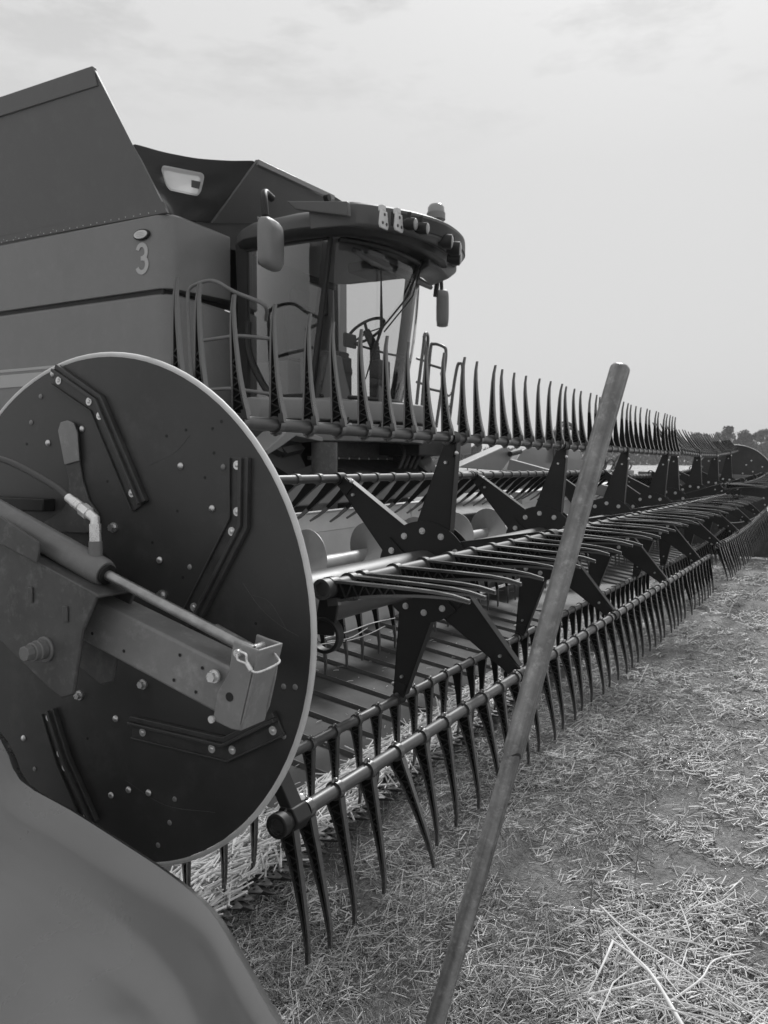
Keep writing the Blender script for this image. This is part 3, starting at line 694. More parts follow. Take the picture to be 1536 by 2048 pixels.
# end plates of the frame
b = MB(); b.prism([(1.40, 1.62, -1.38), (1.40, 2.98, -1.30), (1.40, 2.98, -.75), (1.40, 2.35, -.95), (1.40, 1.75, -1.25)], (.012, 0, 0)); part('end_plate', b, M['body'], hd)
b = MB(); ex = 13.82
b.prism([(ex, .35, -1.40), (ex, 3.1, -1.38), (ex, 3.1, -.35), (ex, 2.3, -.35), (ex, 1.5, -.55), (ex, .8, -.80), (ex, .2, -1.15)], (.06, 0, 0)); ep = part('end_plate', b, M['armdk'], hd, bevel=.01)
b = MB(); b.prism([(13.9, 3.0, -.2), (13.9, 2.2, -.05), (13.9, 1.2, -.12), (13.9, .3, -.62), (13.9, .2, -.82), (13.9, 1.2, -.36), (13.9, 3.0, -.45)], (.3, 0, 0)); dv = part('crop_divider', b, M['divider'], hd, bevel=.03); tag(dv, 'distant end divider at the far end of the header')
b = MB(); b.bar((13.60, 3.0, -.14), (13.60, 1.1, -.20), .09, .12); b.bar((13.55, 1.62, -.30), (13.55, .9, -.20), .05, .08); part('reel_support_arm', b, M['cyl'], hd, bevel=.008)
# middle reel support arm between the two reels
b = MB(); b.bar((7.84, 3.0, .02), (7.84, 1.55, -.36), .08, .11); part('reel_support_arm', b, M['body'], hd, bevel=.008)
# hydraulic hoses over the middle of the header
b = MB()
for i, (dx, h) in enumerate(((0, .60), (.10, .57), (.22, .52))):
    b.tube(smooth_path([(10.2+dx, 3.3, .05), (10.35+dx, 3.35, h*.75), (11.0+dx, 3.4, h), (11.7+dx, 3.4, h*.72), (12.1+dx, 3.35, .05)], 6), .018, 8)
for i in range(4):
    x = 11.2+.5*i+random.random()*.3; b.tube(smooth_path([(x, 3.15, -.12), (x+.2, 3.05, .05+random.random()*.12), (x+.7, 3.1, .02), (x+.9, 3.2, -.1)], 5), .014, 6)
pieces('hydraulic_hose', b, M['hose'], hd)
# folded side cover plates behind the far half
b = MB()
b.prism([(7.3556, 3.3500, -0.0116), (8.6599, 3.3500, 0.2306), (8.8644, 3.3500, 0.1166), (8.5158, 3.3500, -0.0514)], (.05, .12, .02)); part('cover_plate', b, M['body'], hd, bevel=.01)
b = MB(); b.prism([(8.7746, 3.3500, -0.0695), (9.1388, 3.3500, 0.1774), (9.4275, 3.3500, 0.2355), (11.5012, 3.3500, 0.2295), (11.7155, 3.3500, -0.0886)], (.1, .15, .02)); part('cover_plate', b, M['body'], hd, bevel=.01)
b = MB(); b.tube([(8.6389, 3.3000, 0.1359), (8.9536, 3.3000, 0.1683)], .03, 12); part('cover_strut', b, M['black'], hd)
# ------------------------------------------------------------------ the combine harvester
cb_ = empty('combine_harvester', (7.5, 6.5, GZ), 'large combine harvester with raised tank flaps, glazed cab and a number 3 on its side', 'combine harvester')
BX = 5.9
# side panels (upper and lower), corner panels round to the cab
def panel(zt0, zt1, zb0, zb1, name, yf=5.70):
    # upper/lower edges as z at the front (0) and at y=13 (1)
    b = MB(); b.add([], [])
    c = .16; sec = []
    path = [(BX, 13.0), (BX, yf+c)]+[(BX+c-c*math.cos(a), yf+c-c*math.sin(a)) for a in [R_(15*k) for k in range(1, 6)]]+[(BX+c, yf), (6.68, 5.60), (6.74, 5.66)]
    for (x, y) in path:
        t = max(0, (y-yf)/(13-yf)); zt, zb = zt0+(zt1-zt0)*t, zb0+(zb1-zb0)*t
        if x > BX+c: zt -= .10*(x-BX-c); 
        sec.append([V((x, y, zb)), V((x, y, zt-.02)), V((x+.02, y+.02, zt)), V((x+.30, y+.30, zt)), V((x+.30, y+.30, zb))])
    b.loft(sec); return part(name, b, M['body'], cb_, ang=30, bevel=.006)
up_ = panel(2.41, 2.44, 1.70, 1.70, 'side_panel')
lo_ = panel(1.655, 1.665, .05, .05, 'side_panel', 5.71)
b = MB(); b.bx(BX+.03, BX+1.2, 5.80, 13, 1.5, 2.3); b.bx(BX+.05, 9.0, 6.1, 13, -.3, 2.38); b.bx(BX+.5, 9.0, 5.80, 6.4, 1.9, 2.66); part('body_frame', b, M['black'], cb_)
b = MB(); b.bx(BX-.012, BX+.1, 7.0, 13, .86, 1.0); b.bx(BX-.004, BX+.1, 7.0, 13, 1.03, 1.06); pieces('side_stripe', b, M['bodylt'], lo_, bevel=.004)
b = MB(); b.bx(8.80, 9.1, 5.7, 13, .05, 2.41); part('side_panel', b, M['body'], cb_, bevel=.03)
# badge and the number 3
def on_side(px): return px
b = MB(); c = V((5.8950, 6.0255, 2.2298)); b.loft([[c+V((-h, .105*k*math.cos(t), .052*k*math.sin(t))) for t in [2*math.pi*j/28 for j in range(28)]] for h, k in ((0, 1), (.02, 1), (.028, .9))]); bd = part('badge', b, M['black'], up_)
b = MB(); b.loft([[c+V((-h, .090*k*math.cos(t), .040*k*math.sin(t))) for t in [2*math.pi*j/28 for j in range(28)]] for h, k in ((.027, 1), (.031, .96))]); part('badge_face', b, M['vinyl'], bd)
b = MB()
for k in (-1, 0, 1): b.bar(c+V((-.032, .06-.01*abs(k), .016*k)), c+V((-.032, -.06+.01*abs(k), .016*k)), .003, .003)
pieces('badge_lettering', b, M['bodylt'], bd)
def digit3():
    c = V((5.8960, 6.0381, 2.0081)); b = MB(); H = .245; r1, r2 = .072, .080; wd = .044
    def stroke(path, hh):
        for (p, q) in zip(path, path[1:]): pass
        L_, R2 = [], []
        for i, p in enumerate(path):
            d = (V(path[min(i+1, len(path)-1)])-V(path[max(i-1, 0)])).normalized(); n = V((-d.y, d.x)); L_.append(V(p)+n*wd/2); R2.append(V(p)-n*wd/2)
        f = lambda p, h: c+V((-h, -p.x, p.y))
        b.loft([[f(L_[i], .000), f(L_[i], hh), f(R2[i], hh), f(R2[i], .0)] for i in range(len(path))])
    top = [V((r1*.82*math.cos(R_(a)), .060+r1*.98*math.sin(R_(a)))) for a in range(160, -81, -10)]
    bot = [V((r2*.82*math.cos(R_(a)), -.060+r2*.9*math.sin(R_(a)))) for a in range(80, -166, -10)]
    stroke(top, .0035); stroke(bot, .0045)
    b.prism([c+V((-.0, .012, .021)), c+V((-.0, -.064, .021)), c+V((-.0, -.064, -.021)), c+V((-.0, .012, -.021))], (-.0055, 0, 0))
    o = part('number_decal', b, M['white'], up_)
digit3()
# hinge strip with rivets
b = MB(); b.prism([(BX+.02, 5.72, 2.40), (BX+.02, 13, 2.44), (BX-.02, 13, 2.53), (BX-.02, 5.74, 2.50)], (.03, 0, 0)); hs = part('hinge_strip', b, M['bodydk'], cb_, bevel=.004)
b = MB()
for k in range(34):
    y = 5.85+.2*k; z = 2.43+.006*(y-5.8)
    for dy, dz in ((0, 0), (.05, .02), (.09, -.005)): b.dome((BX-.003, y+dy, z+dz), (-1, 0, 0), .007, .006, 6, 2)
pieces('rivet', b, M['bolt'], hs)
# raised tank flaps and the cloth between them
TX = 5.62
def sheetpart(name, pts, th, m, parent, lip=None, bevel=.004):
    b = MB(); b.prism(pts, th); return part(name, b, m, parent, bevel=bevel)
t0, t1, t2, t3 = V((5.9000, 5.7075, 2.3970)), V((5.6200, 6.3529, 3.7706)), V((5.62, 13.0, 3.80)), V((5.90, 13.0, 2.50))
fl = sheetpart('tank_flap', [t0, t1, t2, t3], (.03, 0, 0), M['bodydk'], cb_)
b = MB(); d1 = (t0-t1).normalized(); a_ = t1; c_ = t2
b.prism([a_+V((-.02, -.01, .0)), c_+V((-.02, 0, 0)), c_+V((-.02, 0, -.17)), a_+d1*.19+V((-.014, .05, 0))], (.05, 0, 0)); part('flap_rim', b, M['bodydk'], fl, bevel=.004)
f0, f1, f2, f3 = V((6.5883, 5.7500, 2.4787)), V((6.8308, 5.3500, 3.1125)), V((8.2472, 5.3500, 3.1485)), V((10.0226, 5.7500, 3.3158))
ff = sheetpart('tank_flap', [f0, f1, f2, f3], (0, .03, .01), M['bodydk'], cb_)
b = MB(); b.prism([f1+V((0, -.012, .006)), f2+V((0, -.012, .006)), f2+V((0, -.012, -.05)), f1+V((0, -.012, -.05))], (0, .05, 0)); part('flap_rim', b, M['body'], ff, bevel=.004)
b = MB(); hp = V((8.0276, 5.3300, 3.0560)); b.tube([hp, hp+V((0, -.06, 0))], .04, 12); part('flap_handle', b, M['black'], ff)
b = MB(); n = 14; vs = []; A0, A1 = t1.lerp(t0, .52), f1+V((-.0, .02, 0)); B0, B1 = t0+V((.03, .03, 0)), f0+V((0, .03, 0))
for i in range(n+1):
    for j in range(n+1):
        u, v = i/n, j/n; p = A0.lerp(A1, u).lerp(B0.lerp(B1, u), v)
        p = p+V((.05, .06, 0))*math.sin(math.pi*u)*(1-.4*v)+V((0, 0, -.03))*math.sin(math.pi*u)*(1-v)+V((0, 1, 0))*.035*noise.noise(V((u*4, v*4, 1)))
        vs.append(p)
b.add(vs, [(i*(n+1)+j, (i+1)*(n+1)+j, (i+1)*(n+1)+j+1, i*(n+1)+j+1) for i in range(n) for j in range(n) if not (3 <= i < 8 and 4 <= j < 8)])
fb = part('tank_cover_cloth', b, M['fabric'], cb_, ang=80); q = fb.modifiers.new('s', 'SOLIDIFY'); q.thickness = .008; q = fb.modifiers.new('u', 'SUBSURF'); q.levels = q.render_levels = 2
def onc(u, v, off=-.03):
    p = A0.lerp(A1, u).lerp(B0.lerp(B1, u), v)+V((.05, .06, 0))*math.sin(math.pi*u)*(1-.4*v)+V((0, 0, -.03))*math.sin(math.pi*u)*(1-v); return p+V((off*.7, off, 0))
b = MB(); ring = []
WU0, WU1, WV0, WV1 = .17, .60, .26, .62
for (cu, cv, a0) in ((WU1-.05, WV1-.09, 0), (WU0+.05, WV1-.09, 90), (WU0+.05, WV0+.09, 180), (WU1-.05, WV0+.09, 270)):
    for k in range(5): a = R_(a0+22.5*k); ring.append((cu+.05*math.cos(a), cv+.09*math.sin(a)))
b.loft([[onc(u, v, -.055) for u, v in ring], [onc(u, v, -.03) for u, v in ring]]); win = part('cover_window', b, M['vinylw'], fb)
b = MB(); b.loft([[onc(u, v, -.062) for u, v in ((.47, .40), (.57, .41), (.57, .52), (.475, .51))], [onc(u, v, -.054) for u, v in ((.47, .40), (.57, .41), (.57, .52), (.475, .51))]]); part('tape_patch', b, M['seat'], win)

# ---- cab
CX0, CX1, CYR, CYF = 6.62, 8.42, 5.45, 4.36
cab = part('cab_floor', (lambda b: (b.bx(CX0, CX1, CYF-.05, CYR, .50, .66), b)[1])(MB()), M['body'], cb_, bevel=.03)
def front(x, z):   # bowed windscreen: y of the glass at x for a height z
    s = (x-7.52)/.90; bow = .46*(1-min(1, abs(s))**2.2)
    return CYF-bow*.8-.06*math.sin(math.pi*min(1, max(0, (z-.6)/1.6)))+.25*(2.24-z)/1.62
b = MB(); nx, nz_ = 28, 14; vs = []
for j in range(nz_+1):
    z = .66+(2.22-.66)*j/nz_
    for i in range(nx+1): x = CX0+.06+(CX1-CX0-.12)*i/nx; vs.append(V((x, front(x, z), z)))
b.add(vs, [(j*(nx+1)+i, j*(nx+1)+i+1, (j+1)*(nx+1)+i+1, (j+1)*(nx+1)+i) for j in range(nz_) for i in range(nx)])
wind = part('windscreen', b, M['glass'], cb_, ang=80)
b = MB(); b.add([V((CX0+.005, CYR-.08, .66)), V((CX0+.005, CYF+.25, .66)), V((CX0+.005, CYF, 2.2)), V((CX0+.005, CYR-.08, 2.2))], [(0, 1, 2, 3)]); part('side_window', b, M['glassd'], cb_)
b = MB(); b.add([V((CX1-.005, CYR-.02, .66)), V((CX1-.005, CYF+.25, .66)), V((CX1-.005, CYF, 2.2)), V((CX1-.005, CYR-.08, 2.2))], [(0, 1, 2, 3)]); part('side_window', b, M['glass'], cb_)
def pillar(x, y, w_, d_, lean=0.0, foot=0.0):
    b = MB(); secs = []
    for j in range(9):
        z = .62+(2.24-.62)*j/8; yy = y+lean*(j/8)+foot*(1-j/8)-.015*math.sin(math.pi*j/8); k = .8-.2*math.sin(math.pi*j/8)
        secs.append([V((x-w_/2*k, yy-d_/2, z)), V((x+w_/2*k, yy-d_/2, z)), V((x+w_/2*k, yy+d_/2, z)), V((x-w_/2*k, yy+d_/2, z))])
    b.loft(secs); return part('cab_pillar', b, M['black'], cb_, bevel=.01)
pillar(CX0+.04, CYF+.02, .08, .09, 0, .25); pillar(CX1-.04, CYF+.02, .11, .13, 0, .25); pillar(CX0+.03, CYR-.05, .10, .16); pillar(CX1-.02, CYR-.02, .04, .05)
b = MB(); b.tube(smooth_path([(CX0-.012, CYR-.12, 1.45), (CX0-.012, CYR-.13, 1.15), (CX0-.012, 5.15, .82), (CX0-.012, 4.95, .62)], 5), .028, 8); part('door_edge', b, M['black'], cb_)
b = MB(); b.bx(CX0, CX1, CYR-.04, CYR, .6, 1.25); b.bx(CX0, CX0+1.2, CYR-.04, CYR, 1.25, 2.2); b.bx(CX0+1.2, CX1, CYR-.04, CYR, 2.1, 2.2); part('rear_wall', b, M['dark_trim'], cb_)
b = MB(); b.bx(CX0+.05, CX1-.05, CYF-.1, CYR-.05, 2.155, 2.19); part('headliner', b, M['liner'], cb_, bevel=.02)
b = MB(); b.box((7.55, 4.16, 2.02), (1.3, .30, .05), Matrix.Rotation(R_(35), 3, 'X')); b.box((7.35, 4.3, 1.98), (.5, .3, .10)); part('overhead_console', b, M['trim'], cb_, bevel=.02)
# roof
def roofring(z, g, zf=0.0):
    pts = []
    # plan outline: rear corners, sides, bowed front
    base = [(6.62, 5.46), (6.53, 5.3), (6.49, 4.7), (6.50, 4.32), (6.62, 4.06), (6.86, 3.88), (7.2, 3.74), (7.52, 3.70), (7.89, 3.73), (8.2, 3.85), (8.45, 4.05), (8.54, 4.3), (8.56, 4.7), (8.52, 5.3), (8.42, 5.46), (7.52, 5.5)]
    for x, y in base:
        fx, fy = 7.52+(x-7.52)*g, 4.7+(y-4.7)*g
        pts.append(V((fx, fy, z+zf*max(0, (4.7-y)/1.2))))
    return pts
b = MB(); b.loft([roofring(2.19, .80, -.02), roofring(2.16, .93, -.04), roofring(2.18, .985, -.05), roofring(2.24, 1.0, -.05)]); part('roof_underside', b, M['black'], cb_, ang=60)
b = MB(); b.loft([roofring(2.24, 1.0, -.05), roofring(2.31, 1.0, -.04), roofring(2.37, .97, -.03), roofring(2.42, .90, -.02), roofring(2.46, .72, .0)]); rf = part('cab_roof', b, M['roof'], cb_, ang=50, bevel=.012)
# light visor along the roof front
b = MB(); vis = [(6.45, 4.35), (6.55, 4.04), (6.82, 3.83), (7.15, 3.66), (7.52, 3.58), (7.95, 3.62), (8.28, 3.74), (8.48, 3.92)]; vis = [(p.x, p.y) for p in smooth_path([(x, y, 0) for x, y in vis], 4)]
b.loft([[V((x, y, 2.20)), V((x, y-.03, 2.22)), V((x, y-.04, 2.39)), V((x, y+.02, 2.42)), V((x, y+.12, 2.42)), V((x, y+.10, 2.20))] for x, y in vis]); part('light_visor', b, M['roof'], rf, ang=35, bevel=.008)
vs_ = [(x, y) for x, y in vis if x > 6.80]; b = MB(); b.loft([[V((x, y-.038, 2.235)), V((x, y-.043, 2.24)), V((x, y-.043, 2.36)), V((x, y-.038, 2.365))] for x, y in vs_]); part('recess_shade_strip', b, M['black'], rf)  # black strip laid on the visor front, painting the shade of a recess
b = MB(); b.prism([(6.3800, 4.6781, 2.4752), (6.3800, 4.0005, 2.3699), (6.3800, 3.9903, 2.2366), (6.3800, 4.5588, 2.3793)], (.06, 0, 0)); mb_ = part('mirror_bracket', b, M['roof'], rf, bevel=.01)
b = MB(); b.tube(smooth_path([(6.40, 4.85, 2.53), (6.28, 4.84, 2.55), (6.20, 4.79, 2.46), (6.18, 4.76, 2.30)], 6), .035, 12); part('mirror_arm', b, M['black'], cb_)
def mirror(c, wd, h, ang):
    b = MB(); rot = Matrix.Rotation(R_(ang), 3, 'Z'); secs = []
    for k, (dy, s) in enumerate(((-.07, .55), (-.06, .85), (-.03, .98), (.02, 1.0), (.04, .97))):
        q = []
        for j in range(24):
            t = 2*math.pi*j/24; cx, cz = math.cos(t), math.sin(t)
            q.append(V(c)+rot @ V((wd/2*s*math.copysign(abs(cx)**.45, cx), dy, h/2*s*math.copysign(abs(cz)**.4, cz))))
        secs.append(q)
    b.loft(secs); o = part('mirror', b, M['plastic'], cb_, ang=50)
    b = MB(); b.add([V(c)+rot @ V((wd/2*.9*sx, .043, h/2*.93*sz)) for sx, sz in ((-1, -1), (1, -1), (1, 1), (-1, 1))], [(0, 1, 2, 3)]); part('mirror_glass', b, M['chrome'], o)
mirror((6.1800, 4.7042, 2.0328), .37, .46, 10)
mirror((8.95, 4.28, 1.87), .15, .44, -62)
b = MB(); b.tube([(8.85, 4.30, 2.30), (8.93, 4.29, 2.22), (8.93, 4.28, 2.0)], .022, 8); b.tube([(8.80, 4.28, 2.15), (8.80, 4.30, 1.98)], .03, 8); part('mirror_arm', b, M['black'], cb_)
# work lights and beacon
def lamp(p, d, r, ln, nm='work_light'):
    b = MB(); p, d = V(p), V(d).normalized(); b.tube([p-d*ln, p-d*ln*.6, p], [r*.6, r, r], 16); b.tube([p+V((0, 0, r*.9))-d*ln*.5, p+V((0, 0, r+.05))-d*ln*.5], .02, 8)
    o = part(nm, b, M['black'], rf)
    b = MB(); b.dome(p+d*.001, d, r*.88, r*.28, 16, 4); part('lens', b, M['lens'], o)
lamp((6.8616, 3.5600, 2.2258), (.1, -1, -.1), .058, .12); lamp((6.9883, 3.5000, 2.2079), (.2, -1, -.1), .056, .12)
for pp in ((7.5166, 3.5000, 2.2071), (7.6633, 3.4800, 2.1697), (7.7647, 3.5200, 2.1029)): lamp(pp, (.45, -1, -.1), .072, .13)
def plate(p):
    b = MB(); p = V(p); b.prism([p+V(q) for q in ((-.065, 0, -.09), (.065, 0, -.09), (.08, 0, -.06), (.055, 0, .07), (-.055, 0, .07), (-.08, 0, -.06))], (0, .02, 0)); b.bx(p.x-.03, p.x+.03, p.y, p.y+.05, p.z+.07, p.z+.12); o = part('corner_light', b, M['vinyl'], rf, bevel=.005)
    b = MB()
    for dx, dz in ((0, .035), (-.035, -.045), (.035, -.045)): b.tube([p+V((dx, -.001, dz)), p+V((dx, -.006, dz))], .014, 10)
    pieces('bulb', b, M['seat'], o)
plate((6.6008, 3.7400, 2.2348)); plate((6.7373, 3.6600, 2.2313))
b = MB(); bp = V((8.0890, 3.9500, 2.6309)); b.tube([bp, bp+V((0, 0, .07))], .10, 20); b.tube([bp+V((0, 0, -.12)), bp], .05, 12); bo = part('beacon', b, M['plastic'], rf)
b = MB(); b.tube([bp+V((0, 0, .07)), bp+V((0, 0, .13)), bp+V((0, 0, .16)), bp+V((0, 0, .175))], [.092, .088, .066, .02], 20); part('beacon_lens', b, M['amber'], bo)
b = MB(); b.prism([(7.8455, 3.9000, 2.4080), (8.2094, 3.9000, 2.4526), (8.5365, 3.9000, 2.2441), (8.5241, 3.9000, 2.1591), (8.3024, 3.9000, 2.0445), (8.1129, 3.9000, 2.0922), (7.8242, 3.9000, 2.0954)], (.25, .35, 0)); part('mirror_bracket', b, M['roof'], rf, bevel=.03)
# rubber seal round the windscreen, following the bowed glass
def seal(pts, w_=.02):
    b = MB(); b.tube(pts, w_, 8); part('windscreen_seal', b, M['black'], wind)
X0_, X1_ = CX0+.08, CX1-.06
seal([V((X0_+(X1_-X0_)*i/24, front(X0_+(X1_-X0_)*i/24, .68)-.012, .68)) for i in range(25)], .022)
seal([V((X0_+(X1_-X0_)*i/24, front(X0_+(X1_-X0_)*i/24, 2.12)-.012, 2.12+.03*abs(i-12)/12)) for i in range(25)], .03)
seal([V((X1_, front(X1_, .68+1.5*i/12)-.012, .68+1.5*i/12)) for i in range(13)], .012)
# wiper
b = MB(); b.tube([(7.85, front(7.85, 2.1)-.03, 2.16), (7.55, front(7.55, 1.6)-.05, 1.75), (7.15, front(7.15, 1.3)-.05, 1.36)], .010, 6); b.tube([(7.90, front(7.85, 2.1)-.03, 2.16), (7.62, front(7.6, 1.6)-.05, 1.74), (7.18, front(7.18, 1.3)-.05, 1.33)], .008, 6)
b.tube([(7.08, front(7.1, 1.9)-.03, 1.93), (7.14, front(7.12, 1.36)-.05, 1.36), (7.07, front(7.05, .9)-.03, .86)], [.006, .02, .006], 6); part('wiper', b, M['black'], wind)
# interior
b = MB(); c = V((7.42, 4.42, 1.40)); tl = Matrix.Rotation(R_(-32), 3, 'X'); b.tube([c+tl @ V((.21*math.cos(t), .21*math.sin(t), 0)) for t in [2*math.pi*k/28 for k in range(28)]], .016, 8, closed=True)
for t in (90, 210, 330): b.bar(c+tl @ V((0, 0, -.02)), c+tl @ V((.2*math.cos(R_(t)), .2*math.sin(R_(t)), 0)), .03, .012)
b.tube([c, c+V((0, -.10, -.18)), c+V((0, -.12, -.75))], [.04, .05, .07], 12); part('steering_wheel', b, M['black'], cb_)
b = MB()
for sx, h in ((7.30, 1.0), (6.98, .9)): pass
b.box((7.42, 4.98, 1.02), (.52, .50, .14)); b.box((7.42, 5.22, 1.38), (.50, .14, .70), Matrix.Rotation(R_(-8), 3, 'X')); b.box((7.42, 5.27, 1.82), (.28, .10, .2)); b.bx(7.2, 7.64, 4.8, 5.2, .66, .95)
st_ = part('driver_seat', b, M['seat'], cb_, bevel=.05, seg=3)
b = MB(); b.box((7.02, 4.75, 1.12), (.20, .62, .10), Matrix.Rotation(R_(6), 3, 'X')); b.box((6.86, 4.55, .86), (.30, .42, .42)); b.box((7.42, 4.26, .86), (.24, .12, .45)); b.box((7.0, 4.36, 1.24), (.22, .03, .14)); b.bx(6.7, 7.0, 4.9, 5.3, .66, 1.05); part('control_console', b, M['trim'], cb_, bevel=.03)
b = MB(); b.tube([(7.0, 4.3, 1.2), (7.55, 4.25, 1.17), (7.95, 4.25, 1.18)], .012, 6); b.tube([(7.48, 4.35, 1.2), (7.5, 4.33, 1.28)], .02, 6); part('column_lever', b, M['black'], cb_)
# platform band under the cab, lamps
b = MB(); pts = [(6.05, 4.75), (6.35, 4.40), (6.75, 4.18), (7.52, 3.86), (8.3, 4.18), (8.7, 4.4), (9.0, 4.75)]; pts = [(p.x, p.y) for p in smooth_path([(x, y, 0) for x, y in pts], 4)]
b.loft([[V((x, y-.03, .53)), V((x, y-.02, .62)), V((x, y+.10, .64)), V((x, y+.30, .62)), V((x, y+.30, .40)), V((x, y, .44))] for x, y in pts]); pf = part('platform_edge', b, M['plastic'], cb_, ang=35, bevel=.01)
b = MB(); b.loft([[V((x, y+.03, .24)), V((x, y-.0, .41)), V((x, y+.30, .41)), V((x, y+.30, .24))] for x, y in pts]); part('bumper', b, M['body'], cb_, ang=35, bevel=.01)
for px in ((7.05, 4.0, .37), (7.45, 3.86, .37), (6.7, 4.17, .37)): lamp(px, (-.2, -1, 0), .05, .08, 'work_light')
# handrails
def rail(pts, r=.018, nm='handrail', m='cyl'):
    b = MB(); b.tube(smooth_path(pts, 6), r, 10); return part(nm, b, M[m], cb_)
b = MB(); q = CX0-.008
for a_, c_ in (((q, CYR-.10, .7), (q, CYR-.10, 2.2)), ((q, CYR-.1, 2.17), (q, CYF+.02, 2.17)), ((q, CYF+.27, .68), (q, CYR-.5, .68))): b.bar(a_, c_, .05, .02, up=(1, 0, 0))
part('door_seal', b, M['black'], cb_)
rail([(6.0000, 5.5094, 0.6807), (6.0000, 5.5337, 1.1086), (6.0000, 5.5516, 1.5347), (6.0000, 5.5365, 1.6742), (6.0000, 5.4229, 1.7229), (6.0000, 5.2263, 1.7247), (6.0500, 5.0187, 1.6113), (6.1500, 4.7612, 1.4846), (6.3000, 4.8551, 1.3789)])
rail([(6.0000, 5.4381, 1.1819), (6.0500, 5.2044, 1.2038), (6.1000, 5.0057, 1.2138), (6.3000, 4.7804, 1.1957)]); rail([(6.0000, 5.4646, 0.7167), (6.0500, 5.2112, 0.7281), (6.1000, 5.0717, 0.7257), (6.3000, 4.8147, 0.6831)])
rail([(8.9000, 4.6321, 0.3786), (8.9000, 4.5790, 0.9175), (8.9000, 4.5130, 1.3902), (8.9000, 4.4868, 1.5777), (9.1000, 4.5465, 1.5375), (9.2000, 4.6501, 1.0677), (9.2000, 4.7041, 0.4518)], .02)
rail([(8.9500, 4.5357, 0.4989), (8.9500, 4.5101, 0.9782), (8.9500, 4.4976, 1.2761), (8.9500, 4.5254, 1.5638)], .02); rail([(9.0000, 4.6519, 1.3094), (9.1000, 4.5866, 1.2862)], .015); rail([(9.0000, 4.6512, 1.0256), (9.1000, 4.6132, 1.0081)], .015); rail([(9.0000, 4.6987, 0.7365), (9.1000, 4.6813, 0.7177)], .015)
rail([(9.3000, 4.6649, 0.8289), (9.3000, 4.6113, 1.4454), (9.3000, 4.5631, 1.5159), (9.3000, 4.4258, 1.4693), (9.3000, 4.3983, 1.3942), (9.3000, 4.4177, 1.1874), (9.3000, 4.4777, 0.8215), (9.3000, 4.5315, 0.4830)], .02); rail([(9.3000, 4.6315, 1.2677), (9.3000, 4.4246, 1.2001)], .017); rail([(9.3000, 4.6514, 0.9713), (9.3000, 4.4645, 0.9257)], .017); rail([(9.3000, 4.6151, 0.5409), (9.3000, 4.5179, 0.5198)], .017)
rail([(9.6000, 4.4871, 0.5893), (9.6000, 4.4264, 1.0294), (9.6000, 4.3791, 1.2655), (9.6000, 4.3447, 1.2948), (9.6000, 4.3101, 1.2490), (9.6000, 4.3287, 0.8993), (9.6000, 4.3612, 0.5228)], .02)
def chain(a, c, sag):
    b = MB(); n = 26; P = [V(a).lerp(V(c), i/n)+V((0, 0, -sag*4*(i/n)*(1-i/n))) for i in range(n+1)]
    for i in range(n):
        d = (P[i+1]-P[i]); m_ = (P[i]+P[i+1])/2; s = V((0, .0, .012)) if i % 2 else V((.0, .012, 0)); L2 = d*.62
        b.tube([m_-L2-s*.2, m_-L2*.6+s, m_+L2*.6+s, m_+L2+s*.2, m_+L2*.6-s, m_-L2*.6-s], .004, 5, closed=True)
    part('safety_chain', b, M['cyl'], cb_)
chain((9.3000, 4.4654, 1.1595), (9.6000, 4.4196, 1.0543), .22); chain((9.3000, 4.4514, 1.0666), (9.6000, 4.4534, 0.8540), .2)
# feeder house, axle area and wheels below the cab
b = MB(); b.prism([(6.75, 3.15, -1.15), (6.75, 3.15, -.45), (6.75, 4.9, .2), (6.75, 6.2, .2), (6.75, 6.2, -.5)], (1.5, 0, 0)); part('feeder_house', b, M['black'], cb_, bevel=.015)
b = MB(); b.bx(6.6, 8.25, 4.56, 4.66, .06, .10); b.bx(6.6, 8.25, 4.54, 4.66, -.08, -.05); b.bx(6.5, 8.2, 4.6, 4.70, -.5, .36); fp = part('feeder_front_plate', b, M['armdk'], cb_, bevel=.006)
b = MB()
for k in range(8): b.dome((6.7+.2*k, 4.558, .08), (0, -1, 0), .014, .008, 8, 3); b.dome((6.7+.2*k, 4.538, -.065), (0, -1, 0), .014, .008, 8, 3)
pieces('bolt', b, M['bolt'], fp)
b = MB(); b.tube([(5.85, 3.9, -1.0), (5.85, 3.9, .2)], .11, 20); part('support_column', b, M['armdk'], cb_)
b = MB(); b.prism([(5.0542, 3.9000, 0.1244), (5.3256, 3.9000, 0.2791), (5.4958, 3.9000, 0.3015), (5.8292, 3.9000, 0.2430), (5.8290, 3.9000, 0.2051), (5.4400, 3.9000, 0.2433), (5.2256, 3.9000, 0.1469), (5.0724, 3.9000, 0.0865)], (0, .25, 0)); part('step_bracket', b, M['body'], cb_, bevel=.006)
b = MB(); b.bx(5.0, 6.9, 4.6, 5.3, -.1, .35); b.bx(8.0, 8.9, 4.1, 4.7, .12, .36); b.bx(6.1, 8.3, 5.0, 6.4, -.6, .5); part('chassis', b, M['black'], cb_, bevel=.01)
b = MB(); b.bx(8.62, 8.95, 3.9, 4.0, .14, .30); b.bx(8.60, 9.0, 4.05, 4.4, .36, .40); part('step_plate', b, M['body'], cb_, bevel=.006)
for k in range(4):
    b = MB(); x = 7.9+.12*k; b.tube(smooth_path([(x, 4.5, -.35), (x+.03, 4.3, .0), (x+.10, 4.3, .2), (x+.12, 4.6, .4)], 5), .022, 8); part('hydraulic_hose', b, M['hose'], cb_)
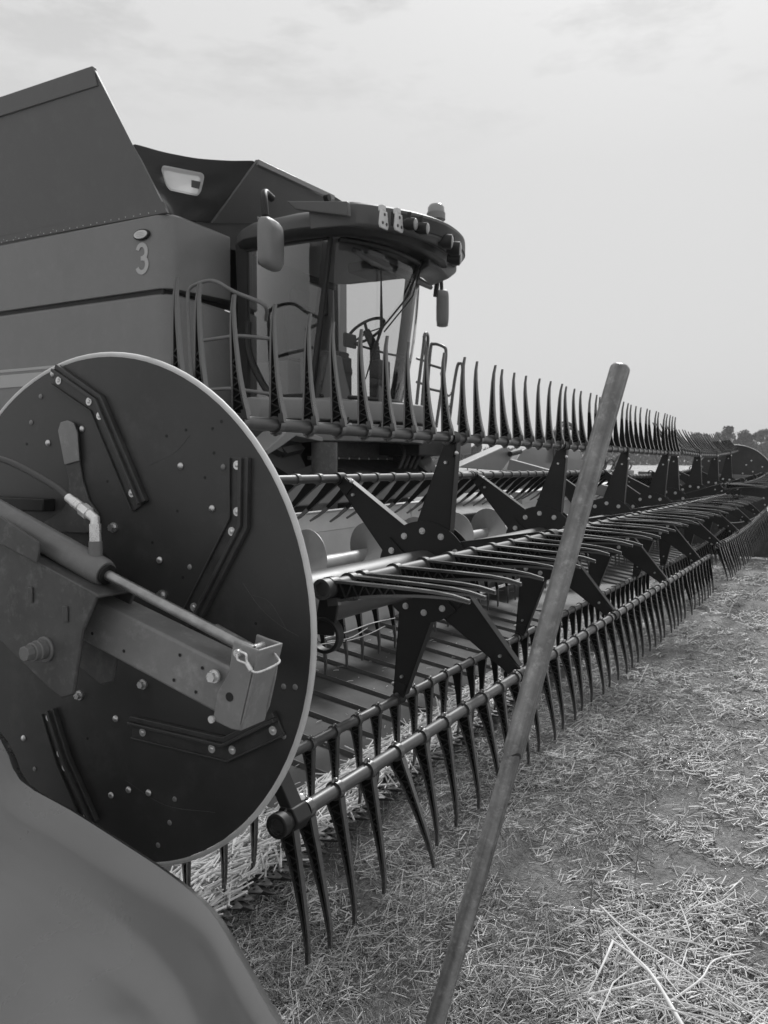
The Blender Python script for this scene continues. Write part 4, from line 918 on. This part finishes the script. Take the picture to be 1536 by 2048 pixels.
def wheel(x, y, r, wd):
    b = MB(); c = V((x, y, GZ+r)); P = []
    for j in range(48):
        a = 2*math.pi*j/48; rr = lambda q: c+V((q[0], q[1]*math.cos(a), q[1]*math.sin(a)))
        P.append([rr(q) for q in ((-wd/2, r*.55), (-wd/2, r*.9), (-wd/2+.06, r*.985), (wd/2-.06, r*.985), (wd/2, r*.9), (wd/2, r*.55))])
    P.append(P[0]); b.loft(P, cap=False)
    for j in range(26):
        a = 2*math.pi*j/26
        for s in (-1, 1):
            p = c+V((s*wd*.25, r*math.cos(a+s*.06), r*math.sin(a+s*.06))); q = c+V((s*wd*.02, r*math.cos(a+.12), r*math.sin(a+.12))); b.bar(p+V((s*wd*.22, 0, 0)), q, .07, .09, up=(0, math.cos(a), math.sin(a)))
    o = part('wheel', b, M['tyre'], cb_, ang=40)
    b = MB(); b.tube([c-V((wd/2-.08, 0, 0)), c+V((wd/2-.08, 0, 0))], r*.56, 32); b.tube([c-V((wd/2-.02, 0, 0)), c+V((wd/2-.02, 0, 0))], .16, 20); part('rim', b, M['bodylt'], o)
wheel(5.55+.55, 5.35, .98, .75); wheel(8.9, 5.35, .98, .75); wheel(6.4, 9.8, .7, .5); wheel(8.7, 9.8, .7, .5)

# ------------------------------------------------------------------ pole in front of the header
p1, p0 = V((1.5786, 0.3837, 0.1807)), V((1.2164, 0.5916, -0.9424)); dr = (p0-p1).normalized(); L_ = (p1-p0).length
tot = (p1.z-GZ+.03)/-dr.z; rt_ = V((math.sin(YAW), -math.cos(YAW), 0)); uu = (rt_-dr*rt_.dot(dr)).normalized(); ww = dr.cross(uu)
if ww.dot(p1) > 0: ww = -ww                                  # ww points back to the viewer's side
pe = p1+dr*tot; zq = Matrix((uu, (-dr).cross(uu), -dr)).transposed(); iq = zq.transposed()
def polemesh(s0, s1, r, cap=True, jag=0):
    b = MB(); secs = []; n = 40; k = 30
    stn = ([(s0-.010, .55), (s0-.0085, .82), (s0-.004, .97)] if cap else [])+[(s0+(s1-s0)*i/k, 1) for i in range(k+1)]
    for j_, (s, f) in enumerate(stn):
        q = []
        for j in range(n):
            a = 2*math.pi*j/n; g = 1-.10*math.exp(-((a-R_(38))/.13)**2)-.02*math.exp(-((a-R_(120))/.3)**2)+.006*math.sin(3*a+s*5)
            ss = s+(jag*.006*math.sin(a*3+1) if j_ == len(stn)-1 else 0)
            p = p1+dr*ss+(uu*math.cos(a)+ww*math.sin(a))*r*f*g+V((.003*math.sin(s*3), .003*math.sin(s*4+1), 0)); q.append(iq @ (p-pe))
        secs.append(q)
    b.loft(secs); return b.mesh('pole', M['pole'], 50)
SJ = L_*.613
po = link('pole', polemesh(0, SJ, .0188, True, 1), None, pe); po.rotation_euler = zq.to_euler()
lo2 = link('lower_section', polemesh(SJ-.02, tot, .0158, False), po)
tag(po, 'grey scuffed round pole leaning upright in the stubble in front of the reel', 'pole')
# ------------------------------------------------------------------ straw, cut stalks, weeds
def stalk(b, p, d, ln, r, bend=0., up=V((0, 0, 1)), n=3, seg=2):
    pts = []
    for i in range(seg+1):
        t = i/seg; pts.append(p+d*(ln*(t-.5))+up*(bend*4*t*(1-t)))
    P = pts; vs = []; a = d.cross(V((0, 0, 1))); a = a.normalized() if a.length > .01 else V((1, 0, 0)); c = d.cross(a)
    for q in P: vs += [q+(a*math.cos(2*math.pi*j/n)+c*math.sin(2*math.pi*j/n))*r for j in range(n)]
    b.add(vs, [(i*n+j, i*n+(j+1) % n, (i+1)*n+(j+1) % n, (i+1)*n+j) for i in range(seg) for j in range(n)])
def infield(x, y, m=.10):
    P = V((x, y, GZ)); z = P.dot(fwd)
    if z < .3: return False
    rt = V((math.sin(YAW), -math.cos(YAW), 0)); u = P.dot(rt)/z; up = rt.cross(fwd); v = P.dot(up)/z
    return abs(u) < .4655+m and abs(v) < .6206+m
rnd = random.Random(11)
b = MB(); b.mi = 0; cnt = 0; tries = 0
TARGET = 84000
while cnt < TARGET and tries < 2500000:
    tries += 1
    # radial density falls off with distance
    r = 1.0*math.exp(rnd.random()*math.log(26/1.0)); a = R_(-48)+rnd.random()*R_(125)
    x, y = r*math.cos(a), r*math.sin(a)
    if not infield(x, y) and (rnd.random() < .72 or r < .9): continue
    if 1.9 < y < 12 and 1.3 < x < 14: 
        if rnd.random() < .9: continue
    cl = .5+.5*noise.noise(V((x*1.3, y*1.3, 5)))*1.4+.5*noise.noise(V((x*4.2, y*4.2, 9)))+.25*noise.noise(V((x*12, y*12, 2)))
    wz = 1 if (.72+.35*noise.noise(V((x*.8, 3, 0))) < y < 1.6 and x > 1.7 and x < 7 and noise.noise(V((x*2, y*2, 31))) > -.25) else 0
    if wz: cl = max(cl, .46+.12*rnd.random())
    if r < 2.3: cl -= .20*min(1, (2.3-r)/.4)*(1 if y > -.15 else .4)
    if rnd.random() > max(0, cl-.34)**1.05*2.5: continue
    g = max(1, r/3.2)
    ln = rnd.uniform(.015, .075)*(1+.25*(g-1)); rad = rnd.uniform(.0010, .0026)*g**.85
    if rnd.random() < .07: ln *= 2.2; rad *= .8
    if wz: rad *= .75
    th = rnd.gauss(R_(60) if rnd.random() < .35 else R_(-20), .9); el = rnd.gauss(0, .18)+(.5 if rnd.random() < .06 else 0)
    d = V((math.cos(th)*math.cos(el), math.sin(th)*math.cos(el), math.sin(el)))
    z = gh(x, y)+rad+abs(math.sin(el))*ln*.5+rnd.random()*.012
    b.mi = rnd.choice((0, 1, 1, 2, 2) if wz else (0, 0, 0, 1, 1, 2)); stalk(b, V((x, y, z)), d, ln, rad, rnd.uniform(-.003, .005)*g, n=3)
    cnt += 1
o = link('straw', b.mesh('straw', [M['straw1'], M['straw2'], M['straw3']], 180)); tag(o, 'chopped pale straw scattered over the soil', kind='stuff')
b = MB()
for k in range(60000):
    r = .9*math.exp(rnd.random()*math.log(9)); a = R_(-20)+rnd.random()*R_(72); x, y = r*math.cos(a), r*math.sin(a)
    if y > 2.0 or (not infield(x, y) and rnd.random() < .6): continue
    if noise.noise(V((x*3, y*3, 41))) < -.25+.3*rnd.random()-.15: continue
    th = rnd.random()*6.28; el = rnd.gauss(0, .3); g = max(1, r/2.5); ln = rnd.uniform(.004, .020)*g; b.mi = rnd.choice((0, 1, 1, 2))
    stalk(b, V((x, y, gh(x, y)+.0015)), V((math.cos(th)*math.cos(el), math.sin(th)*math.cos(el), math.sin(el))), ln, rnd.uniform(.0004, .0011)*g, 0, n=3, seg=1)
o = link('crop_residue', b.mesh('crop_residue', [M['straw1'], M['straw2'], M['straw3']], 180)); tag(o, 'fine broken bits of straw strewn over bare soil', kind='stuff')
# dull dry weeds and grass tufts standing in the stubble
b = MB()
for k in range(260):
    while True:
        r = 1.5*math.exp(rnd.random()*math.log(9)); a = R_(-10)+rnd.random()*R_(52); x, y = r*math.cos(a), r*math.sin(a)
        if infield(x, y) and y < 1.75 and noise.noise(V((x*.9, y*.9, 21))) > (-.5 if .7 < y < 1.6 else .15): break
    for i in range(rnd.randint(10, 26)):
        px, py = x+rnd.gauss(0, .05), y+rnd.gauss(0, .05); th = rnd.random()*6.28; el = rnd.uniform(.2, 1.2); ln = rnd.uniform(.03, .10)
        d = V((math.cos(th)*math.cos(el), math.sin(th)*math.cos(el), math.sin(el))); b.mi = rnd.choice((0, 1, 1, 2, 2))
        stalk(b, V((px, py, gh(px, py)+math.sin(el)*ln*.45)), d, ln, rnd.uniform(.0006, .0012), rnd.uniform(-.01, .012), n=3, seg=3)
o = link('dry_weeds', b.mesh('dry_weeds', [M['straw1'], M['straw2'], M['straw3']], 180)); tag(o, 'dull tufts of dry weeds standing in the stubble', kind='stuff')
# cut stalks heaped along the knife
b = MB()
for k in range(4600):
    x = 1.5+rnd.random()**1.25*7.5; kx = kl(x); s = rnd.betavariate(1.6, 2.0)
    y = kx.y+.055+s*.21; z = kx.z+.022+s*.045+rnd.random()*(.085*(1-abs(s-.5)*1.2))
    th = rnd.gauss(R_(2), .46)+(math.pi/2 if rnd.random() < .06 else 0); el = rnd.gauss(.03, .13)
    d = V((math.cos(th)*math.cos(el), math.sin(th)*math.cos(el), math.sin(el))); b.mi = rnd.choice((0, 0, 0, 0, 1))
    stalk(b, V((x, y, z)), d, rnd.uniform(.06, .20), rnd.uniform(.0020, .0040), rnd.uniform(-.008, .008), n=6, seg=2)
o = link('cut_stalks', b.mesh('cut_stalks', [M['straw1'], M['straw2']], 50)); tag(o, 'heap of pale cut stalks lying along the knife bar', kind='stuff')

b = MB()
for k in range(260):
    x = 1.5+rnd.random()**1.3*7; s = rnd.random(); th = rnd.random()*6.28; b.mi = rnd.choice((0, 1))
    stalk(b, V((x, kl(x).y+BF+.03+s*1.0, bz(x, .0)+.165*(s*.93+.02)+.018)), V((math.cos(th), math.sin(th), rnd.gauss(0, .05))), rnd.uniform(.008, .05), rnd.uniform(.0006, .0016), .002, n=4)
o = link('chaff', b.mesh('chaff', [M['straw1'], M['straw2']], 50)); tag(o, 'loose bits of chaff lying on the draper belts', kind='stuff')
b = MB()
for P in ([(2.8992, 1.9800, -0.7646), (3.0129, 1.9700, -0.7740), (3.1960, 1.9800, -0.7955), (3.3469, 1.9700, -0.7910), (3.4997, 1.9800, -0.7843)], [(2.9387, 1.9600, -0.7395), (3.1585, 1.9700, -0.7484), (3.3440, 1.9600, -0.7416), (3.5835, 1.9700, -0.7572)], [(2.9732, 1.9700, -0.7622), (3.1263, 1.9500, -0.7727), (3.2975, 1.9600, -0.7576)]): b.tube(smooth_path(P, 5), .0022, 6)
o = link('caught_straw', b.mesh('caught_straw', M['straw1'], 60)); tag(o, 'few pale stalks caught across the reel teeth behind the shaft', kind='stuff')
# larger dry stems lying bottom right: each its own object
def stem(paths, r, label, m='straw1'):
    base = V(paths[0][0]); b = MB()
    for i, P in enumerate(paths):
        Q = smooth_path([V(p)-base for p in P], 5); n = len(Q); rr = [(r if i == 0 else r*.6)*(1-.6*j/n) for j in range(n)]; b.tube(Q, rr, 7)
    o = link('dry_stem', b.mesh('dry_stem', M[m], 60), None, base); tag(o, label, 'plant stem', 'dry stems lying on the stubble')
Z0 = GZ+.03
stem([[(2.0441, 0.3117, -1.3800), (2.1785, 0.4159, -1.3500), (2.2374, 0.4810, -1.3400), (2.2547, 0.5509, -1.3200)], [(2.2526, 0.5448, -1.3200), (2.1435, 0.5452, -1.3300), (2.0493, 0.5573, -1.3600)], [(2.2374, 0.4810, -1.3400), (2.3058, 0.5453, -1.3300), (2.3115, 0.5683, -1.3100)]], .007, 'thickest pale forked stem running to the bottom edge of the photo')
stem([[(2.0741, 0.5667, -1.3800), (2.1170, 0.4920, -1.3600), (2.2025, 0.3952, -1.3500), (2.2666, 0.2922, -1.3600)]], .0035, 'thin pale stem lying crosswise below the forked stem')
stem([[(2.5092, 0.6487, -1.3700), (2.3460, 0.5195, -1.3400), (2.2507, 0.3788, -1.3300), (2.2131, 0.2604, -1.3600), (2.1826, 0.1405, -1.3800)]], .004, 'long pale stem slanting down right above the forked stem')
stem([[(2.1331, 0.3814, -1.3800), (2.2204, 0.3106, -1.3400), (2.3331, 0.2892, -1.3400), (2.4899, 0.2165, -1.3800)]], .0035, 'pale bowed stem at the right, crossing the long slanting stem')
stem([[(3.1778, 1.1792, -1.3800), (3.2090, 1.0615, -1.3400), (3.2454, 0.9473, -1.3300), (3.3131, 0.8426, -1.3600), (3.2643, 0.8056, -1.3800)]], .0035, 'thin arched grey stem lying right of the pole', 'straw3')
stem([[(2.6579, 0.4358, -1.3800), (2.4763, 0.3841, -1.3400), (2.3993, 0.3646, -1.3400), (2.3387, 0.3870, -1.3800)]], .003, 'short bent stem lying at the right above the bowed stem', 'straw2')
stem([[(2.2106, 0.5618, -1.4000), (2.1717, 0.5601, -1.2800), (2.1460, 0.5678, -1.2000)]], .0028, 'dark thin stalk standing beside the forked stem', 'straw3')
stem([[(2.4501, 0.6710, -1.4000), (2.4310, 0.6547, -1.3000), (2.3996, 0.6327, -1.1800)]], .0028, 'dark upright stalk in the open stubble, left of the forked stem', 'straw3')
stem([[(2.7881, 0.6038, -1.4000), (2.7456, 0.5877, -1.3000), (2.7002, 0.5642, -1.1500)]], .0028, 'dark upright stalk farther back in the stubble', 'straw3')
stem([[(2.6927, 0.3814, -1.3900), (2.7162, 0.3259, -1.3700), (2.7538, 0.2872, -1.3400)], [(2.7162, 0.3259, -1.3700), (2.6686, 0.2841, -1.3600)]], .004, 'short forked pale twig at the right edge of the stubble')
for k in range(26):
    r0 = rnd.random(); px = V((2.1941, 0.3552, -1.3800)); q = px+V((rnd.gauss(0, .18), rnd.gauss(0, .16), rnd.random()*.04)); th = rnd.gauss(R_(-60), .9); d = V((math.cos(th), math.sin(th), rnd.gauss(0, .06))); ln = rnd.uniform(.12, .38)
    if k == 0: tb = MB()
    tb.tube([q-d*ln/2, q+V((rnd.gauss(0, .01), rnd.gauss(0, .01), .015)), q+d*ln/2], [.0014, .002, .001], 5)
o = link('tangled_straw', tb.mesh('tangled_straw', M['straw1'], 60)); tag(o, 'tangle of long thin pale stems round the forked stem', kind='stuff')

# ------------------------------------------------------------------ distant trees
def crown(rng, R, H, n):
    b = MB(); cl = []
    for i in range(rng.randint(9, 14)):
        t = rng.random(); a = rng.random()*6.28; rr = R*rng.uniform(.15, .8)*math.sqrt(max(.05, 1-(2*t-1)**2)); cl.append((V((rr*math.cos(a), rr*math.sin(a), H*(.28+.66*t))), R*rng.uniform(.26, .46)))
    for i in range(n):
        c, s = rng.choice(cl); d = V((rng.gauss(0, 1), rng.gauss(0, 1), rng.gauss(0, .8))).normalized()*s*rng.random()**.4; p = c+d; q = rng.uniform(.18, .5)
        u = V((rng.gauss(0, 1), rng.gauss(0, 1), rng.gauss(0, 1))).normalized()*q; v = V((rng.gauss(0, 1), rng.gauss(0, 1), rng.gauss(0, 1))).normalized()*q; b.add([p-u, p+v*.6, p+u, p-v*.6], [(0, 1, 2, 3)])
    return b
rg = random.Random(5); crowns = []; trunks = []
for k in range(7):
    H = 10; crowns.append(crown(rg, rg.uniform(2.8, 4.2), H, 2200).mesh('crown', M['leafa' if k % 2 else 'leafb'], 0))
    b = MB(); b.tube([(0, 0, -.5), (.1, 0, 3), (.2, .1, 6.5), (.1, .2, 9)], [.28, .22, .13, .04], 8)
    for i in range(6): a = rg.random()*6.28; z = 3+i*.8; b.tube([(.1, 0, z), (1.1*math.cos(a), 1.1*math.sin(a), z+1.0), (2.2*math.cos(a), 2.2*math.sin(a), z+1.8)], [.1, .06, .02], 6)
    trunks.append(b.mesh('trunk', M['bark'], 60))
TL = [[(1275, 915, 275, 'small low tree at the left end of the wood, beside the pole', 1.3), (1305, 905, 270, 'low rounded tree behind the last upright teeth of the near reel', 1.3), (1333, 893, 268, 'slim tree behind the gap between the two reels', 1.1), (1362, 880, 262, 'tree with a sloping crown, first behind the far reel', 1.2), (1388, 862, 255, 'broad dome-shaped tree, widest of the treeline above the far reel', 1.5), (1408, 866, 258, 'rounded tree joined to the right side of the broad dome-shaped tree', 1.1), (1428, 878, 262, 'low tree in the dip right of the broad dome-shaped tree', 0.9), (1437, 866, 262, 'narrow tree just left of the tallest tree', 0.8), (1454, 853, 255, 'tallest tree of the wood, above the end of the far reel', 0.95), (1473, 859, 262, 'tree just right of the tallest tree, with gaps in its crown', 0.95), (1489, 862, 258, 'pointed conical tree above the far round shield', 0.8), (1500, 876, 268, 'small dark tree right of the conical tree', 0.7), (1512, 863, 262, 'tree with thin see-through crown near the right edge of the photo', 0.95), (1527, 857, 256, 'tall dense tree, second from the right edge of the photo', 0.9), (1545, 863, 256, 'tree cut by the right edge of the photo', 0.95), (915, 900, 150, 'tree left of the ladder hoop, under the near reel bar', 1.1), (935, 893, 150, 'loose leafy tree seen just right of the first tall reel arm', 1), (955, 887, 146, 'taller leafy tree behind the grey cover plates', 1.1), (980, 890, 152, 'leafy tree behind the peak of the grey cover plates', 1.1), (1010, 895, 156, 'leafy tree right of the peak of the grey cover plates', 1.1), (790, 905, 150, 'leafy tree glimpsed under the cab, left of the far wheel', 1.2), (820, 899, 150, 'leafy tree glimpsed under the cab beside the far wheel', 1.2), (1060, 905, 160, 'tree mostly hidden behind the grey cover plates', 1.1), (1150, 900, 200, 'tree behind the hoop of black hoses', 1.3), (1200, 905, 210, 'tree behind the pole, right of the hoses', 1.3), (1240, 912, 230, 'tree just right of the pole', 1.3)]]
def place_tree(px, topy, dist, lab, k, wide=1.):
    az = math.atan((px-768)/1650); D = dist; ang = YAW-az; x, y = D*math.cos(ang), D*math.sin(ang); z = gh(x, y)-.3
    # height from the roof line of the wood
    dz = ((1024-topy)/1650-math.tan(PITCH))*D*math.cos(az); h = (dz-z)
    t = bpy.data.objects.new('tree', None); COL.objects.link(t); t.location = (x, y, z); t.rotation_euler = (0, 0, rg.random()*6); s = h/10.2; t.scale = (s*wide, s*wide, s)
    tag(t, lab, 'tree', 'trees at the far edge of the field'); link('trunk', trunks[k % 7], t); link('crown', crowns[k % 7], t)
for i, (px, ty, D, lab, wd) in enumerate(TL[0]): place_tree(px, ty, D, lab, i, wd)
b = MB(); rg2 = random.Random(9)
for i in range(26000):
    az = R_(rg2.uniform(-30, 34)); D = rg2.uniform(262, 300); ang = YAW-az; x, y = D*math.cos(ang), D*math.sin(ang); z = gh(x, y)+rg2.random()*(4.5+2*noise.noise(V((az*22, 0, 0)))); q = rg2.uniform(.3, .7)
    u = V((rg2.gauss(0, 1), rg2.gauss(0, 1), rg2.gauss(0, 1))).normalized()*q; v = V((rg2.gauss(0, 1), rg2.gauss(0, 1), rg2.gauss(0, 1))).normalized()*q; p = V((x, y, z)); b.add([p-u, p+v, p+u, p-v], [(0, 1, 2, 3)])
o = link('undergrowth', b.mesh('undergrowth', M['leafa'], 0)); tag(o, 'dark undergrowth along the foot of the distant trees', kind='stuff')
# thin summer haze in front of the distant wood
def hazemat():
    m = bpy.data.materials.new('haze_air'); m.use_nodes = True; t = m.node_tree; t.nodes.clear(); o = t.nodes.new('ShaderNodeOutputMaterial'); v = t.nodes.new('ShaderNodeVolumePrincipled')
    v.inputs['Color'].default_value = (.9, .9, .9, 1); v.inputs['Density'].default_value = .0007; v.inputs['Anisotropy'].default_value = .0; t.links.new(v.outputs[0], o.inputs['Volume']); return m
hz = MB(); hz.bx(-60, 420, -420, 420, GZ-1.6, 26); ho = link('haze', hz.mesh('haze', [], 0) if False else hz.mesh('haze', hazemat(), 0)); tag(ho, 'thin pale haze over the field', kind='stuff')
